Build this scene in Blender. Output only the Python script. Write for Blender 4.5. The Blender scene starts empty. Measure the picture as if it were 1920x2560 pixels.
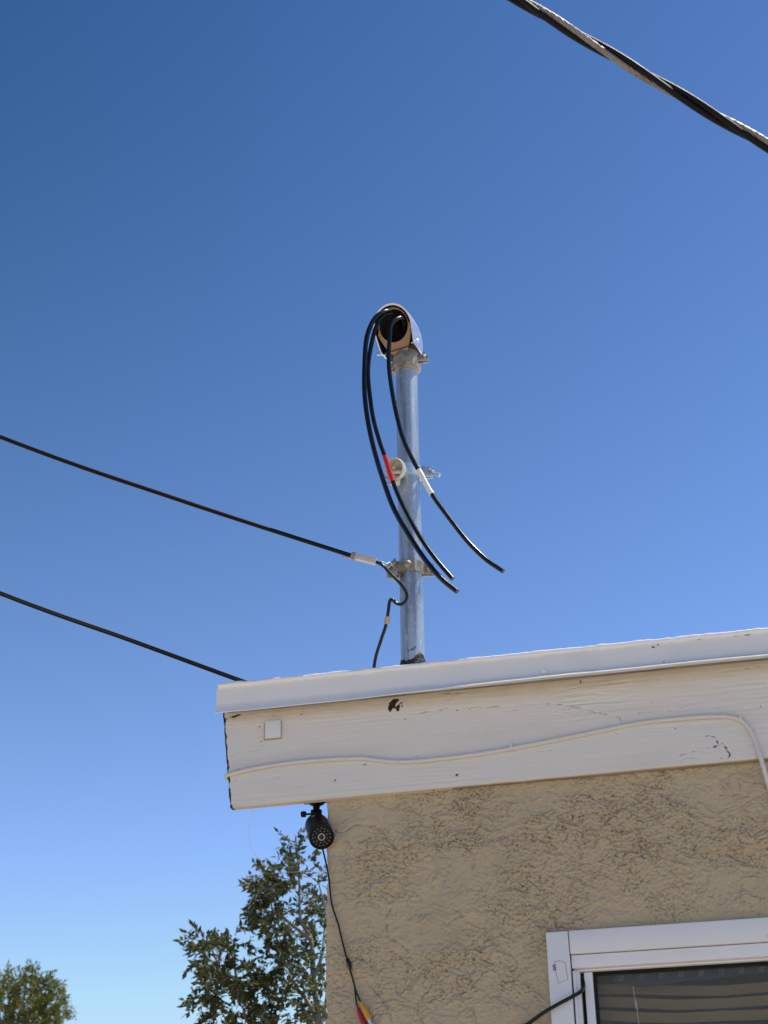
import bpy, bmesh, math, random
import numpy as np
from mathutils import Vector, Matrix

random.seed(7)
rng = np.random.default_rng(11)
scene = bpy.context.scene
COL = scene.collection

# ------------------------------------------------------------------ camera
F, W0, H0 = 3846.0, 1920.0, 2560.0           # focal length and frame in photo pixels
PITCH, ROLL, HEAD = math.radians(27.84), math.radians(1.12), math.radians(12.36)
CAM = Vector((0.900, -3.410, 1.60))
_f = Vector((-math.sin(HEAD)*math.cos(PITCH), math.cos(HEAD)*math.cos(PITCH), math.sin(PITCH)))
_r0 = Vector((math.cos(HEAD), math.sin(HEAD), 0)); _u0 = _r0.cross(_f)
_R = math.cos(ROLL)*_r0 - math.sin(ROLL)*_u0
_U = math.sin(ROLL)*_r0 + math.cos(ROLL)*_u0
cam_data = bpy.data.cameras.new('camera'); cam = bpy.data.objects.new('camera', cam_data); COL.objects.link(cam)
cam.matrix_world = Matrix(((_R.x, _U.x, -_f.x, CAM.x), (_R.y, _U.y, -_f.y, CAM.y), (_R.z, _U.z, -_f.z, CAM.z), (0, 0, 0, 1)))
cam_data.sensor_fit = 'VERTICAL'; cam_data.sensor_height = 36.0; cam_data.sensor_width = 27.0
cam_data.lens = 36.0*F/H0
cam_data.clip_start = 0.05; cam_data.clip_end = 6000
cam_data.dof.use_dof = True; cam_data.dof.focus_distance = 4.0; cam_data.dof.aperture_fstop = 9.0
scene.camera = cam

# ------------------------------------------------------------------ sky, sun, exposure
SUN_EL = math.radians(66.0)
SUN_TH = math.radians(25.0)                    # from +X (along the eave) towards +Y (behind the house)
sun_dir = Vector((math.cos(SUN_EL)*math.cos(SUN_TH), math.cos(SUN_EL)*math.sin(SUN_TH), math.sin(SUN_EL)))
world = bpy.data.worlds.new('World'); scene.world = world; world.use_nodes = True
wn = world.node_tree.nodes; wl = world.node_tree.links
bg = wn['Background']; sky = wn.new('ShaderNodeTexSky'); sky.sky_type = 'NISHITA'
sky.sun_disc = False; sky.sun_elevation = SUN_EL; sky.sun_rotation = math.pi/2 - SUN_TH
sky.altitude = 900.0; sky.air_density = 1.0; sky.dust_density = 0.0; sky.ozone_density = 1.0
# the phone's contrasty rendering of a clear desert sky: one even black point and gain over the whole dome
ssb = wn.new('ShaderNodeVectorMath'); ssb.operation = 'SUBTRACT'; ssb.inputs[1].default_value = (0.845, 1.215, 2.25)
ssc = wn.new('ShaderNodeVectorMath'); ssc.operation = 'MULTIPLY'; ssc.inputs[1].default_value = (2.62, 2.68, 3.55)
ssm = wn.new('ShaderNodeVectorMath'); ssm.operation = 'MAXIMUM'; ssm.inputs[1].default_value = (0.20, 0.80, 2.3)
wl.new(sky.outputs[0], ssb.inputs[0]); wl.new(ssb.outputs[0], ssc.inputs[0]); wl.new(ssc.outputs[0], ssm.inputs[0])
ssx = wn.new('ShaderNodeVectorMath'); ssx.operation = 'MINIMUM'; ssx.inputs[1].default_value = (6.0, 7.3, 9.6)
wl.new(ssm.outputs[0], ssx.inputs[0]); wl.new(ssx.outputs[0], bg.inputs[0])
bg.inputs[1].default_value = 0.10
sl = bpy.data.lights.new('sun', 'SUN'); sl.energy = 5.0; sl.angle = math.radians(0.53); sl.color = (1.0, 0.93, 0.81)
so = bpy.data.objects.new('sun', sl); COL.objects.link(so)
so.rotation_euler = sun_dir.to_track_quat('Z', 'Y').to_euler(); so.location = (4, 4, 12)
scene.render.engine = 'CYCLES'
scene.view_settings.view_transform = 'Standard'; scene.view_settings.look = 'None'
scene.view_settings.exposure = 0.0; scene.view_settings.gamma = 1.0
scene.view_settings.use_curve_mapping = False

# ------------------------------------------------------------------ helpers
def ray(x, y):
    return (_f + _R*((x-W0/2)/F) - _U*((y-H0/2)/F)).normalized()
def on_y(x, y, Y):
    d = ray(x, y); return CAM + d*((Y-CAM.y)/d.y)
def at_depth(x, y, Z):
    d = ray(x, y); return CAM + d*(Z/d.dot(_f))
def at_dist(x, y, D):
    d = ray(x, y); return CAM + d*(D/math.hypot(d.x, d.y))
def lerp(a, b, t): return a + (b-a)*t

class MB:
    """collects shapes for one mesh object"""
    def __init__(s): s.v = []; s.f = []
    def add(s, vs, fs):
        n = len(s.v); s.v += [tuple(v) for v in vs]; s.f += [tuple(i+n for i in f) for f in fs]; return s
    def box(s, x0, x1, y0, y1, z0, z1, bev=0.0, M=None):
        bm = bmesh.new(); bmesh.ops.create_cube(bm, size=1)
        for v in bm.verts:
            v.co = Vector((lerp(x0, x1, v.co.x+.5), lerp(y0, y1, v.co.y+.5), lerp(z0, z1, v.co.z+.5)))
        if bev: bmesh.ops.bevel(bm, geom=bm.edges[:], offset=bev, segments=2, affect='EDGES', profile=.6)
        if M is not None: bmesh.ops.transform(bm, matrix=M, verts=bm.verts[:])
        bm.verts.index_update()
        s.add([v.co[:] for v in bm.verts], [[v.index for v in f.verts] for f in bm.faces]); bm.free(); return s
    def lathe(s, prof, o, ax, seg=20, up=None):
        """prof: list of (radius, height along ax)"""
        o = Vector(o); ax = Vector(ax).normalized()
        a = (Vector(up) if up else (Vector((0, 0, 1)) if abs(ax.z) < .9 else Vector((1, 0, 0))))
        a = (a - ax*a.dot(ax)).normalized(); b = ax.cross(a)
        vs, fs = [], []
        for r, h in prof:
            for k in range(seg):
                t = 2*math.pi*k/seg; vs.append(o + ax*h + (a*math.cos(t)+b*math.sin(t))*max(r, 1e-5))
        for i in range(len(prof)-1):
            for k in range(seg):
                k2 = (k+1) % seg; fs.append((i*seg+k, i*seg+k2, (i+1)*seg+k2, (i+1)*seg+k))
        fs.append(tuple(range(seg))[::-1]); fs.append(tuple((len(prof)-1)*seg+k for k in range(seg)))
        return s.add(vs, fs)
    def tube(s, pts, r, seg=10, n=None, smooth=True, cap=True, lump=0.0, flat=1.0):
        P = catmull(pts, n or max(2, 8)) if smooth else [Vector(p) for p in pts]
        m = len(P); rs = r if callable(r) else (lambda t: r)
        T = [(P[min(i+1, m-1)]-P[max(i-1, 0)]).normalized() for i in range(m)]
        a = T[0].orthogonal().normalized(); vs, fs = [], []
        for i in range(m):
            a = (a - T[i]*a.dot(T[i])).normalized(); b = T[i].cross(a)
            rr = rs(i/(m-1))*(1+lump*random.uniform(-1, 1))
            for k in range(seg):
                t = 2*math.pi*k/seg; vs.append(P[i] + (a*math.cos(t)+b*math.sin(t)*flat)*rr)
        for i in range(m-1):
            for k in range(seg):
                k2 = (k+1) % seg; fs.append((i*seg+k, i*seg+k2, (i+1)*seg+k2, (i+1)*seg+k))
        if cap: fs.append(tuple(range(seg))[::-1]); fs.append(tuple((m-1)*seg+k for k in range(seg)))
        return s.add(vs, fs)
    def prism(s, poly, o, ux, uy, depth):
        """poly in the (ux,uy) plane, extruded along ux x uy"""
        o = Vector(o); ux = Vector(ux).normalized(); uy = Vector(uy).normalized(); w = ux.cross(uy); n = len(poly)
        vs = [o+ux*p[0]+uy*p[1]-w*depth/2 for p in poly]+[o+ux*p[0]+uy*p[1]+w*depth/2 for p in poly]
        fs = [tuple(range(n))[::-1], tuple(range(n, 2*n))]+[(i, (i+1) % n, (i+1) % n+n, i+n) for i in range(n)]
        return s.add(vs, fs)
    def build(s, name, mat, parent=None, ang=38, attrs=None):
        me = bpy.data.meshes.new(name); me.from_pydata(s.v, [], s.f)
        return finish(name, me, mat, parent, ang, attrs)

def finish(name, me, mat, parent=None, ang=38, attrs=None):
    me.update(); me.materials.append(mat)
    me.shade_smooth(); me.set_sharp_from_angle(angle=math.radians(ang))
    for k, arr in (attrs or {}).items():
        a = me.attributes.new(k, 'FLOAT', 'POINT'); a.data.foreach_set('value', np.asarray(arr, dtype=np.float32).ravel())
    o = bpy.data.objects.new(name, me); COL.objects.link(o)
    if parent is not None: attach(o, parent)
    return o
def attach(o, parent):
    o.parent = parent
    if parent.type == 'EMPTY': o.matrix_parent_inverse = Matrix.Translation(-parent.location)
def thing(name, label, cat, loc, group=None):
    o = bpy.data.objects.new(name, None); COL.objects.link(o); o.location = loc; o.empty_display_size = .1
    return tag(o, label, cat, group)
def tag(o, label=None, cat=None, group=None, kind=None):
    if label: o['label'] = label
    if cat: o['category'] = cat
    if group: o['group'] = group
    if kind: o['kind'] = kind
    return o
def catmull(pts, n):
    P = [Vector(p) for p in pts]
    if len(P) == 2: return [P[0].lerp(P[1], i/n) for i in range(n+1)]
    Q = [P[0]*2-P[1]]+P+[P[-1]*2-P[-2]]; out = []
    for i in range(1, len(Q)-2):
        a, b, c, d = Q[i-1], Q[i], Q[i+1], Q[i+2]
        for k in range(n):
            t = k/n
            out.append(.5*((2*b)+(c-a)*t+(2*a-5*b+4*c-d)*t*t+(3*b-a-3*c+d)*t**3))
    out.append(P[-1]); return out
def grid_mesh(name, V, keep=None):
    """V: (nu,nv,3) array; keep: (nu-1,nv-1) bool of cells"""
    nu, nv, _ = V.shape
    idx = np.arange(nu*nv).reshape(nu, nv)
    q = np.stack([idx[:-1, :-1], idx[1:, :-1], idx[1:, 1:], idx[:-1, 1:]], -1)
    q = q[keep] if keep is not None else q.reshape(-1, 4)
    me = bpy.data.meshes.new(name); n = len(q)
    me.vertices.add(nu*nv); me.vertices.foreach_set('co', V.astype(np.float32).ravel())
    me.loops.add(n*4); me.loops.foreach_set('vertex_index', q.astype(np.int32).ravel())
    me.polygons.add(n); me.polygons.foreach_set('loop_start', np.arange(0, n*4, 4, dtype=np.int32))
    me.polygons.foreach_set('loop_total', np.full(n, 4, dtype=np.int32))
    me.update(calc_edges=True); me.validate(); return me

# numpy gradient noise
_perm = rng.permutation(512); _perm = np.concatenate([_perm, _perm]); _ga = rng.uniform(0, 2*np.pi, 1024)
def noise(x, y, seed=0):
    x = np.asarray(x, float)+seed*37.3; y = np.asarray(y, float)+seed*91.7
    xi = np.floor(x).astype(int); yi = np.floor(y).astype(int); fx = x-xi; fy = y-yi
    def g(ix, iy, dx, dy):
        a = _ga[_perm[(_perm[ix % 512]+iy) % 512]]; return np.cos(a)*dx+np.sin(a)*dy
    u = fx**3*(fx*(fx*6-15)+10); v = fy**3*(fy*(fy*6-15)+10)
    n0 = g(xi, yi, fx, fy)*(1-u)+g(xi+1, yi, fx-1, fy)*u
    n1 = g(xi, yi+1, fx, fy-1)*(1-u)+g(xi+1, yi+1, fx-1, fy-1)*u
    return (n0*(1-v)+n1*v)*1.5
def fbm(x, y, o=3, seed=0):
    s = 0; a = 1; t = 0
    for k in range(o): s = s+a*noise(x*2**k, y*2**k, seed+k*5); t += a; a *= .5
    return s/t
def sst(e0, e1, x):
    t = np.clip((x-e0)/(e1-e0), 0, 1); return t*t*(3-2*t)
def seg_dist(X, Z, pts):
    d = np.full(X.shape, 9.0)
    for (ax, az), (bx, bz) in zip(pts[:-1], pts[1:]):
        vx, vz = bx-ax, bz-az; L = vx*vx+vz*vz+1e-12
        t = np.clip(((X-ax)*vx+(Z-az)*vz)/L, 0, 1); d = np.minimum(d, np.hypot(X-ax-t*vx, Z-az-t*vz))
    return d

# ------------------------------------------------------------------ materials
class Mat:
    def __init__(s, name, col, rough=.6, metal=0.0, spec=.5):
        s.m = bpy.data.materials.new(name); s.m.use_nodes = True
        s.n = s.m.node_tree.nodes; s.l = s.m.node_tree.links; s.b = s.n['Principled BSDF']
        s.b.inputs['Base Color'].default_value = (*col, 1); s.b.inputs['Roughness'].default_value = rough
        s.b.inputs['Metallic'].default_value = metal; s.b.inputs['Specular IOR Level'].default_value = spec
        s.tc = s.n.new('ShaderNodeTexCoord'); s.c = None; s.col = col
    def noise(s, scale, detail=4, stretch=(1, 1, 1), rough=.55):
        mp = s.n.new('ShaderNodeMapping'); mp.inputs['Scale'].default_value = stretch
        s.l.new(s.tc.outputs['Object'], mp.inputs[0])
        t = s.n.new('ShaderNodeTexNoise'); t.inputs['Scale'].default_value = scale; t.inputs['Detail'].default_value = detail
        t.inputs['Roughness'].default_value = rough; s.l.new(mp.outputs[0], t.inputs['Vector']); return t.outputs[0]
    def attr(s, name):
        a = s.n.new('ShaderNodeAttribute'); a.attribute_name = name; return a.outputs['Fac']
    def ramp(s, fac, lo, hi):
        r = s.n.new('ShaderNodeMapRange'); r.interpolation_type = 'SMOOTHSTEP'
        r.inputs['From Min'].default_value = lo; r.inputs['From Max'].default_value = hi
        s.l.new(fac, r.inputs[0]); return r.outputs[0]
    def mul(s, a, b):
        m = s.n.new('ShaderNodeMath'); m.operation = 'MULTIPLY'; s.l.new(a, m.inputs[0])
        if isinstance(b, (int, float)): m.inputs[1].default_value = b
        else: s.l.new(b, m.inputs[1])
        return m.outputs[0]
    def mix(s, fac, col):
        """lay colour col over what is there"""
        x = s.n.new('ShaderNodeMix'); x.data_type = 'RGBA'; s.l.new(fac, x.inputs[0])
        if s.c is None: x.inputs[6].default_value = (*s.col, 1)
        else: s.l.new(s.c, x.inputs[6])
        x.inputs[7].default_value = (*col, 1); s.c = x.outputs[2]; s.l.new(s.c, s.b.inputs['Base Color']); return s
    def bump(s, h, strength, dist=.002):
        b = s.n.new('ShaderNodeBump'); b.inputs['Strength'].default_value = strength; b.inputs['Distance'].default_value = dist
        s.l.new(h, b.inputs['Height']); s.l.new(b.outputs[0], s.b.inputs['Normal']); return s
    def rough(s, fac, lo, hi):
        r = s.n.new('ShaderNodeMapRange'); r.inputs[3].default_value = lo; r.inputs[4].default_value = hi
        s.l.new(fac, r.inputs[0]); s.l.new(r.outputs[0], s.b.inputs['Roughness']); return s

M = {}
m = Mat('stucco_paint', (0.49, 0.405, 0.275), .85, spec=.25); M['stucco'] = m
m.mix(m.ramp(m.noise(9, 4), .42, .72), (0.45, 0.37, 0.25)).mix(m.mul(m.ramp(m.noise(3.2, 3), .5, .75), .6), (0.525, 0.44, 0.31))
m.bump(m.noise(280, 4), .8, .0025)
m.mix(m.mul(m.ramp(m.noise(2.1, 4), .48, .66), .55), (0.51, 0.405, 0.28)).mix(m.mul(m.ramp(m.noise(14, 5, (2.2, 1, .35)), .56, .72), .4), (0.44, 0.36, 0.265))
m = Mat('fascia_paint', (0.70, 0.67, 0.62), .55, spec=.35); M['fascia'] = m
m.mix(m.mul(m.ramp(m.noise(6, 5, (.5, 1, 3)), .45, .75), .5), (0.62, 0.575, 0.52))
m.mix(m.mul(m.attr('stain'), .55), (0.50, 0.38, 0.22))
m.mix(m.ramp(m.attr('wear'), .18, .7), (0.030, 0.021, 0.014)); m.bump(m.noise(60, 5, (.12, 1, 1.6)), .25, .0015)
m = Mat('drip_metal_paint', (0.76, 0.755, 0.745), .45); M['drip'] = m
m.mix(m.mul(m.ramp(m.noise(7, 5), .5, .8), .35), (0.6, 0.6, 0.6)).mix(m.ramp(m.attr('wear'), .3, .7), (0.07, 0.062, 0.055))
m = Mat('roof_coating', (0.86, 0.855, 0.84), .7); M['roof'] = m
m.mix(m.ramp(m.noise(70, 4), .68, .78), (0.42, 0.37, 0.32)); m.bump(m.noise(90, 4), .3, .003)
m = Mat('old_wood', (0.30, 0.26, 0.20), .8); M['oldwood'] = m
m.mix(m.ramp(m.noise(30, 5, (.15, 1, 1)), .45, .7), (0.17, 0.14, 0.10)); m.bump(m.noise(60, 4, (.1, 1, 1)), .5, .002)
m = Mat('galvanised_steel', (0.47, 0.515, 0.55), .5, .90); M['galv'] = m
m.mix(m.mul(m.ramp(m.noise(70, 5, (1, 1, .05)), .48, .64), .75), (0.27, 0.30, 0.34)).mix(m.mul(m.ramp(m.noise(150, 4, (1, 1, .5)), .54, .66), .42), (0.72, 0.73, 0.74))
m.rough(m.noise(50, 4, (1, 1, .2)), .36, .60); m.bump(m.noise(150, 3, (1, 1, .3)), .12, .001)
m = Mat('cast_aluminium', (0.72, 0.74, 0.77), .22, 1.0); M['hood'] = m
m.mix(m.mul(m.ramp(m.noise(45, 4), .5, .75), .4), (0.5, 0.52, 0.55)); m.rough(m.noise(60, 4), .30, .52); m.bump(m.noise(120, 3), .10, .001)
m = Mat('hood_shade_black', (0.016, 0.014, 0.013), .7); M['hoodshade'] = m; m.bump(m.noise(120, 3), .3, .002)  # near-black for the hood's inside, shade put into the colour
m = Mat('zinc_plate', (0.44, 0.53, 0.61), .42, .75); M['zinc'] = m
m.rough(m.noise(80, 4), .35, .6)
m = Mat('bright_zinc_strap', (0.60, 0.71, 0.80), .35, .6); M['strapzinc'] = m; m.rough(m.noise(80, 4), .25, .5)
m = Mat('weathered_steel', (0.40, 0.35, 0.29), .55, .7); M['dull'] = m
m.mix(m.ramp(m.noise(60, 5), .48, .68), (0.24, 0.20, 0.16)); m.rough(m.noise(90, 4), .4, .7)
m = Mat('black_rubber', (0.005, 0.005, 0.0055), .22, spec=.34); M['rubber'] = m
m.rough(m.noise(60, 4), .16, .34); m.bump(m.noise(90, 3), .05, .001)
m = Mat('old_black_cable', (0.007, 0.007, 0.0075), .5, spec=.15); M['oldcable'] = m
m.mix(m.ramp(m.noise(90, 3), .74, .80), (0.16, 0.15, 0.13)); m.rough(m.noise(40, 4), .35, .6)
m = Mat('black_plastic', (0.007, 0.007, 0.0075), .5, spec=.2); M['plastic'] = m
m.bump(m.noise(300, 2), .08, .0005)
m = Mat('fibre_plate', (0.38, 0.235, 0.14), .6); M['fibre'] = m
m.mix(m.mul(m.ramp(m.noise(50, 4), .45, .7), .5), (0.34, 0.2, 0.11))
m = Mat('porcelain', (0.52, 0.54, 0.46), .25); M['porcelain'] = m
m.mix(m.mul(m.ramp(m.noise(50, 4), .5, .7), .5), (0.45, 0.45, 0.37))
m = Mat('red_tape', (0.62, 0.02, 0.018), .35); M['red'] = m; m.bump(m.noise(60, 3), .15, .001)
m = Mat('white_tape', (0.78, 0.77, 0.72), .4); M['tape'] = m; m.bump(m.noise(70, 3), .25, .001)
m = Mat('grey_wedge', (0.52, 0.51, 0.48), .5); M['wedge'] = m; m.mix(m.mul(m.ramp(m.noise(60, 4), .5, .7), .5), (0.38, 0.36, 0.33))
m = Mat('tan_ferrule', (0.40, 0.31, 0.23), .55); M['ferrule'] = m; m.mix(m.mul(m.ramp(m.noise(90, 3), .5, .7), .5), (0.28, 0.2, 0.14))
m = Mat('tar', (0.012, 0.011, 0.011), .5); M['tar'] = m
m.mix(m.ramp(m.noise(110, 4), .64, .72), (0.3, 0.24, 0.18)); m.bump(m.noise(80, 4), .9, .006)
m = Mat('bare_aluminium_strand', (0.30, 0.28, 0.25), .55, .6); M['strand'] = m; m.mix(m.mul(m.ramp(m.noise(40, 4), .45, .7), .6), (0.15, 0.13, 0.11))
m = Mat('white_vinyl', (0.74, 0.75, 0.77), .35); M['vinyl'] = m; m.mix(m.mul(m.ramp(m.noise(8, 5), .5, .8), .4), (0.62, 0.62, 0.62))
m = Mat('white_trim_paint', (0.72, 0.73, 0.745), .5); M['trim'] = m
m.mix(m.mul(m.ramp(m.noise(12, 5, (.5, 1, 1)), .5, .75), .4), (0.62, 0.62, 0.615)); m.mix(m.mul(m.ramp(m.noise(45, 5), .68, .74), .6), (0.42, 0.38, 0.3)); m.bump(m.noise(70, 4, (.2, 1, 1)), .12, .001)
m = Mat('painted_cable', (0.64, 0.62, 0.585), .5); M['pcable'] = m; m.mix(m.mul(m.ramp(m.noise(50, 4), .5, .7), .4), (0.55, 0.53, 0.5))
m = Mat('white_pad', (0.72, 0.715, 0.70), .5); M['pad'] = m; m.mix(m.mul(m.ramp(m.noise(60, 4), .5, .75), .3), (0.68, 0.68, 0.68))
m = Mat('led_lens', (0.24, 0.215, 0.16), .25); M['led'] = m; m.mix(m.ramp(m.noise(200, 2), .5, .6), (0.17, 0.155, 0.12))
m = Mat('lens_ring', (0.36, 0.35, 0.33), .4, .5); M['ring'] = m; m.mix(m.mul(m.ramp(m.noise(200, 2), .5, .6), .3), (0.25, 0.25, 0.25))
m = Mat('lens_glass', (0.006, 0.006, 0.010), .06); M['lens'] = m; m.rough(m.noise(100, 2), .04, .1)
m = Mat('yellow_boot', (0.62, 0.30, 0.012), .4); M['yellow'] = m; m.mix(m.mul(m.ramp(m.noise(90, 3), .5, .7), .4), (0.5, 0.23, 0.01))
m = Mat('red_boot', (0.26, 0.008, 0.02), .4); M['redboot'] = m; m.mix(m.mul(m.ramp(m.noise(90, 3), .5, .7), .4), (0.2, 0.006, 0.016))
m = Mat('plug_metal', (0.55, 0.54, 0.5), .3, .9); M['plug'] = m; m.rough(m.noise(90, 3), .2, .5)
m = Mat('white_filament', (0.75, 0.75, 0.73), .5); M['filament'] = m; m.mix(m.mul(m.ramp(m.noise(20, 3), .5, .7), .4), (0.6, 0.6, 0.58))
m = Mat('blind_slat', (0.42, 0.30, 0.165), .55); M['slat'] = m; m.mix(m.mul(m.ramp(m.noise(5, 4, (1, 1, .3)), .45, .7), .5), (0.34, 0.245, 0.135))
m = Mat('blue_cloth', (0.03, 0.055, 0.11), .8); M['blue'] = m; m.bump(m.noise(400, 2), .3, .0008); m.mix(m.ramp(m.noise(20, 3), .5, .7), (0.022, 0.042, 0.085))
m = Mat('pale_print', (0.20, 0.23, 0.27), .8); M['print'] = m; m.mix(m.ramp(m.noise(300, 2), .45, .6), (0.22, 0.28, 0.36))
m = Mat('interior_plaster', (0.45, 0.42, 0.37), .9); M['interior'] = m; m.bump(m.noise(60, 3), .1, .002)
m = Mat('marker_ink', (0.01, 0.01, 0.012), .6); M['ink'] = m; m.mix(m.mul(m.ramp(m.noise(300, 2), .5, .7), .3), (0.05, 0.05, 0.055))
m = Mat('paper_label', (0.66, 0.66, 0.665), .6); M['paper'] = m; m.mix(m.mul(m.ramp(m.noise(80, 3), .5, .7), .3), (0.58, 0.58, 0.57))
m = Mat('dry_ground', (0.54, 0.43, 0.295), .95); M['ground'] = m
m.mix(m.ramp(m.noise(.35, 5), .45, .65), (0.46, 0.355, 0.235)).mix(m.mul(m.ramp(m.noise(8, 4), .5, .7), .5), (0.56, 0.46, 0.33)); m.bump(m.noise(12, 5), .6, .03)
m = Mat('concrete', (0.55, 0.495, 0.41), .9); M['concrete'] = m
m.mix(m.ramp(m.noise(2.2, 6), .45, .65), (0.48, 0.43, 0.36)); m.bump(m.noise(60, 4), .3, .004)
def leaf_mat(name, a, b, c):
    m = Mat(name, a, .5, spec=.35); t = m.attr('tint')
    m.mix(m.ramp(t, .35, .65), b).mix(m.ramp(t, .86, .96), c)
    tr = m.n.new('ShaderNodeBsdfTranslucent'); mx = m.n.new('ShaderNodeMixShader'); mx.inputs[0].default_value = .5
    m.l.new(m.c, tr.inputs[0]); m.l.new(m.b.outputs[0], mx.inputs[1]); m.l.new(tr.outputs[0], mx.inputs[2])
    m.l.new(mx.outputs[0], m.n['Material Output'].inputs[0]); return m
M['leaf'] = leaf_mat('ash_leaves', (0.060, 0.076, 0.025), (0.105, 0.118, 0.036), (0.26, 0.17, 0.055))
M['leaf2'] = leaf_mat('olive_leaves', (0.105, 0.125, 0.024), (0.20, 0.205, 0.042), (0.16, 0.13, 0.05))
m = Mat('pale_bark', (0.25, 0.22, 0.18), .85); M['bark'] = m; m.mix(m.ramp(m.noise(30, 4, (1, 1, .3)), .45, .7), (0.26, 0.22, 0.18)); m.bump(m.noise(60, 4), .4, .004)
# architectural glass: mirror sheen over clear transmission
g = bpy.data.materials.new('window_glass'); g.use_nodes = True; gn = g.node_tree.nodes; gl = g.node_tree.links; gn.clear()
go = gn.new('ShaderNodeOutputMaterial'); gt = gn.new('ShaderNodeBsdfTransparent'); gt.inputs[0].default_value = (.93, .94, .93, 1)
gg = gn.new('ShaderNodeBsdfGlossy'); gg.inputs['Roughness'].default_value = .02
gf = gn.new('ShaderNodeFresnel'); gf.inputs[0].default_value = 1.30; gm = gn.new('ShaderNodeMixShader')
gl.new(gf.outputs[0], gm.inputs[0]); gl.new(gt.outputs[0], gm.inputs[1]); gl.new(gg.outputs[0], gm.inputs[2]); gd = gn.new('ShaderNodeBsdfDiffuse'); gd.inputs[0].default_value = (.46, .41, .33, 1); gx = gn.new('ShaderNodeMixShader'); gx.inputs[0].default_value = .07   # painted haze: even tan veil lifting the dark pane
gl.new(gm.outputs[0], gx.inputs[1]); gl.new(gd.outputs[0], gx.inputs[2]); gl.new(gx.outputs[0], go.inputs[0])
class _G: pass
M['glass'] = _G(); M['glass'].m = g
for k in list(M): M[k] = M[k].m

# ------------------------------------------------------------------ ground
gv = MB(); gv.add([(-3000, -3000, 0), (3000, -3000, 0), (3000, 3000, 0), (-3000, 3000, 0)], [(0, 1, 2, 3)])
tag(gv.build('ground', M['ground']), 'dry sandy ground of the yard', kind='structure')
tag(MB().box(-1.2, 6.6, -5.5, -0.02, 0.0, .06, .01).build('path', M['concrete']), 'pale concrete slab along the wall', kind='structure')

# ------------------------------------------------------------------ the house
YF, YD = -0.022, -0.054          # fascia front, drip edge front
TH = .022                        # fascia thickness
WEND = 5.6                       # right end of the house
zt_l = on_y(541, 1718, YD).z; zt_r = on_y(1920, 1577.5, YD).z
zl_l = on_y(542, 1781, YD-.010).z; zl_r = on_y(1920, 1641, YD-.016).z
zb_l = on_y(578, 2019, YF).z; zb_r = on_y(1899, 1895.6, YF).z
x_dl = on_y(541, 1748, YD).x; x_fl = on_y(566, 1900, YF).x; x_fr = on_y(1899, 1895.6, YF).x
print('LEVELS', zt_l, zt_r, zl_l, zl_r, zb_l, zb_r, x_dl, x_fl, x_fr, 'corner', on_y(816, 2300, 0))
def zt(x): return zt_l+(zt_r-zt_l)*np.clip((x-x_dl)/1.5, -1, 1.6)
def zlip(x): return zl_l+(zl_r-zl_l)*np.clip((x-x_dl)/1.5, -1, 1.6)
def zbot(x): return zb_l+(zb_r-zb_l)*np.clip((x-x_fl)/(x_fr-x_fl), -1, 1.6)
house = thing('house', 'tan stucco house corner with white painted fascia, drip edge and a window', 'house', (2.5, 3.0, 0))

# window layout on the wall
xw0 = on_y(1371, 2440, -.02).x; zw1 = on_y(1500, 2320, -.02).z
XO0, XO1, ZO0, ZO1 = xw0+.030, xw0+1.33, 1.20, zw1-.030     # hole in the wall
xs = np.concatenate([np.arange(-.42, -.05, .01), np.arange(-.05, 1.25, .0019), np.arange(1.25, 2.2, .006), np.arange(2.2, WEND+.01, .1)])
zs = np.concatenate([np.arange(0.0, 1.75, .05), np.arange(1.75, 2.08, .006), np.arange(2.08, 2.86, .0019)])
X, Z = np.meshgrid(xs, zs, indexing='ij')
# hand-trowelled relief: laps with lips, patches of coarse dash, smooth islands
wx = X+.030*fbm(X*14, Z*14, 2, 3); wz = Z+.030*fbm(X*14, Z*14, 2, 9)
rot = .45; ux = X*math.cos(rot)-Z*math.sin(rot); uz = X*math.sin(rot)+Z*math.cos(rot)
patch = sst(-.26, .34, fbm(X*4.2, Z*4.2, 3, 21))
coarse = fbm(ux*34, uz*95, 3, 31); fine = fbm(X*150, Z*170, 2, 41)
h = .0006*coarse*(.12+.88*patch)+.0030*fine*(.25+.75*patch)
dash = fbm(ux*85+1.2*noise(X*40, Z*40, 14), uz*140+1.0*noise(X*35, Z*35, 15), 2, 35); dash2 = fbm(ux*150, uz*185, 2, 36)
vary = .35+.65*sst(-.35, .35, fbm(X*22, Z*22, 2, 37))
h -= .0042*sst(.18, .27, dash)*(.06+.94*patch)*vary+.0034*sst(.14, .25, dash2)*(.16+.84*patch)*vary
pit = np.zeros_like(X)
for k, (sc, th, amp) in enumerate([(5.5, .10, .0026), (9, .16, .0022), (15, .20, .0022), (24, .18, .0020), (40, .15, .0016)]):
    n = fbm(wx*sc*.8, wz*sc*1.25, 3, 50+7*k)
    h += .9*amp*sst(th-.008, th+.008, n)*(.6+.4*patch)
    br = sst(-.05, .25, fbm(X*11, Z*11, 2, 80+k))        # the lips break off and come back
    line = np.exp(-((n-th)/(.009+.0004*sc))**2)*br*(.55+.45*patch)
    h -= .0036*line; pit = np.maximum(pit, line*.8)
crk = np.exp(-((fbm(wx*9, wz*30, 2, 111))/.035)**2)*sst(.05, .4, fbm(X*6, Z*6, 2, 121))*patch
h -= .0015*crk; pit = np.maximum(pit, crk*.6)
pit = np.maximum(pit, sst(.35, .7, -coarse)*patch*.55)
def pxline(pts, Y): return [(on_y(x, y, Y).x, on_y(x, y, Y).z) for x, y in pts]
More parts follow.
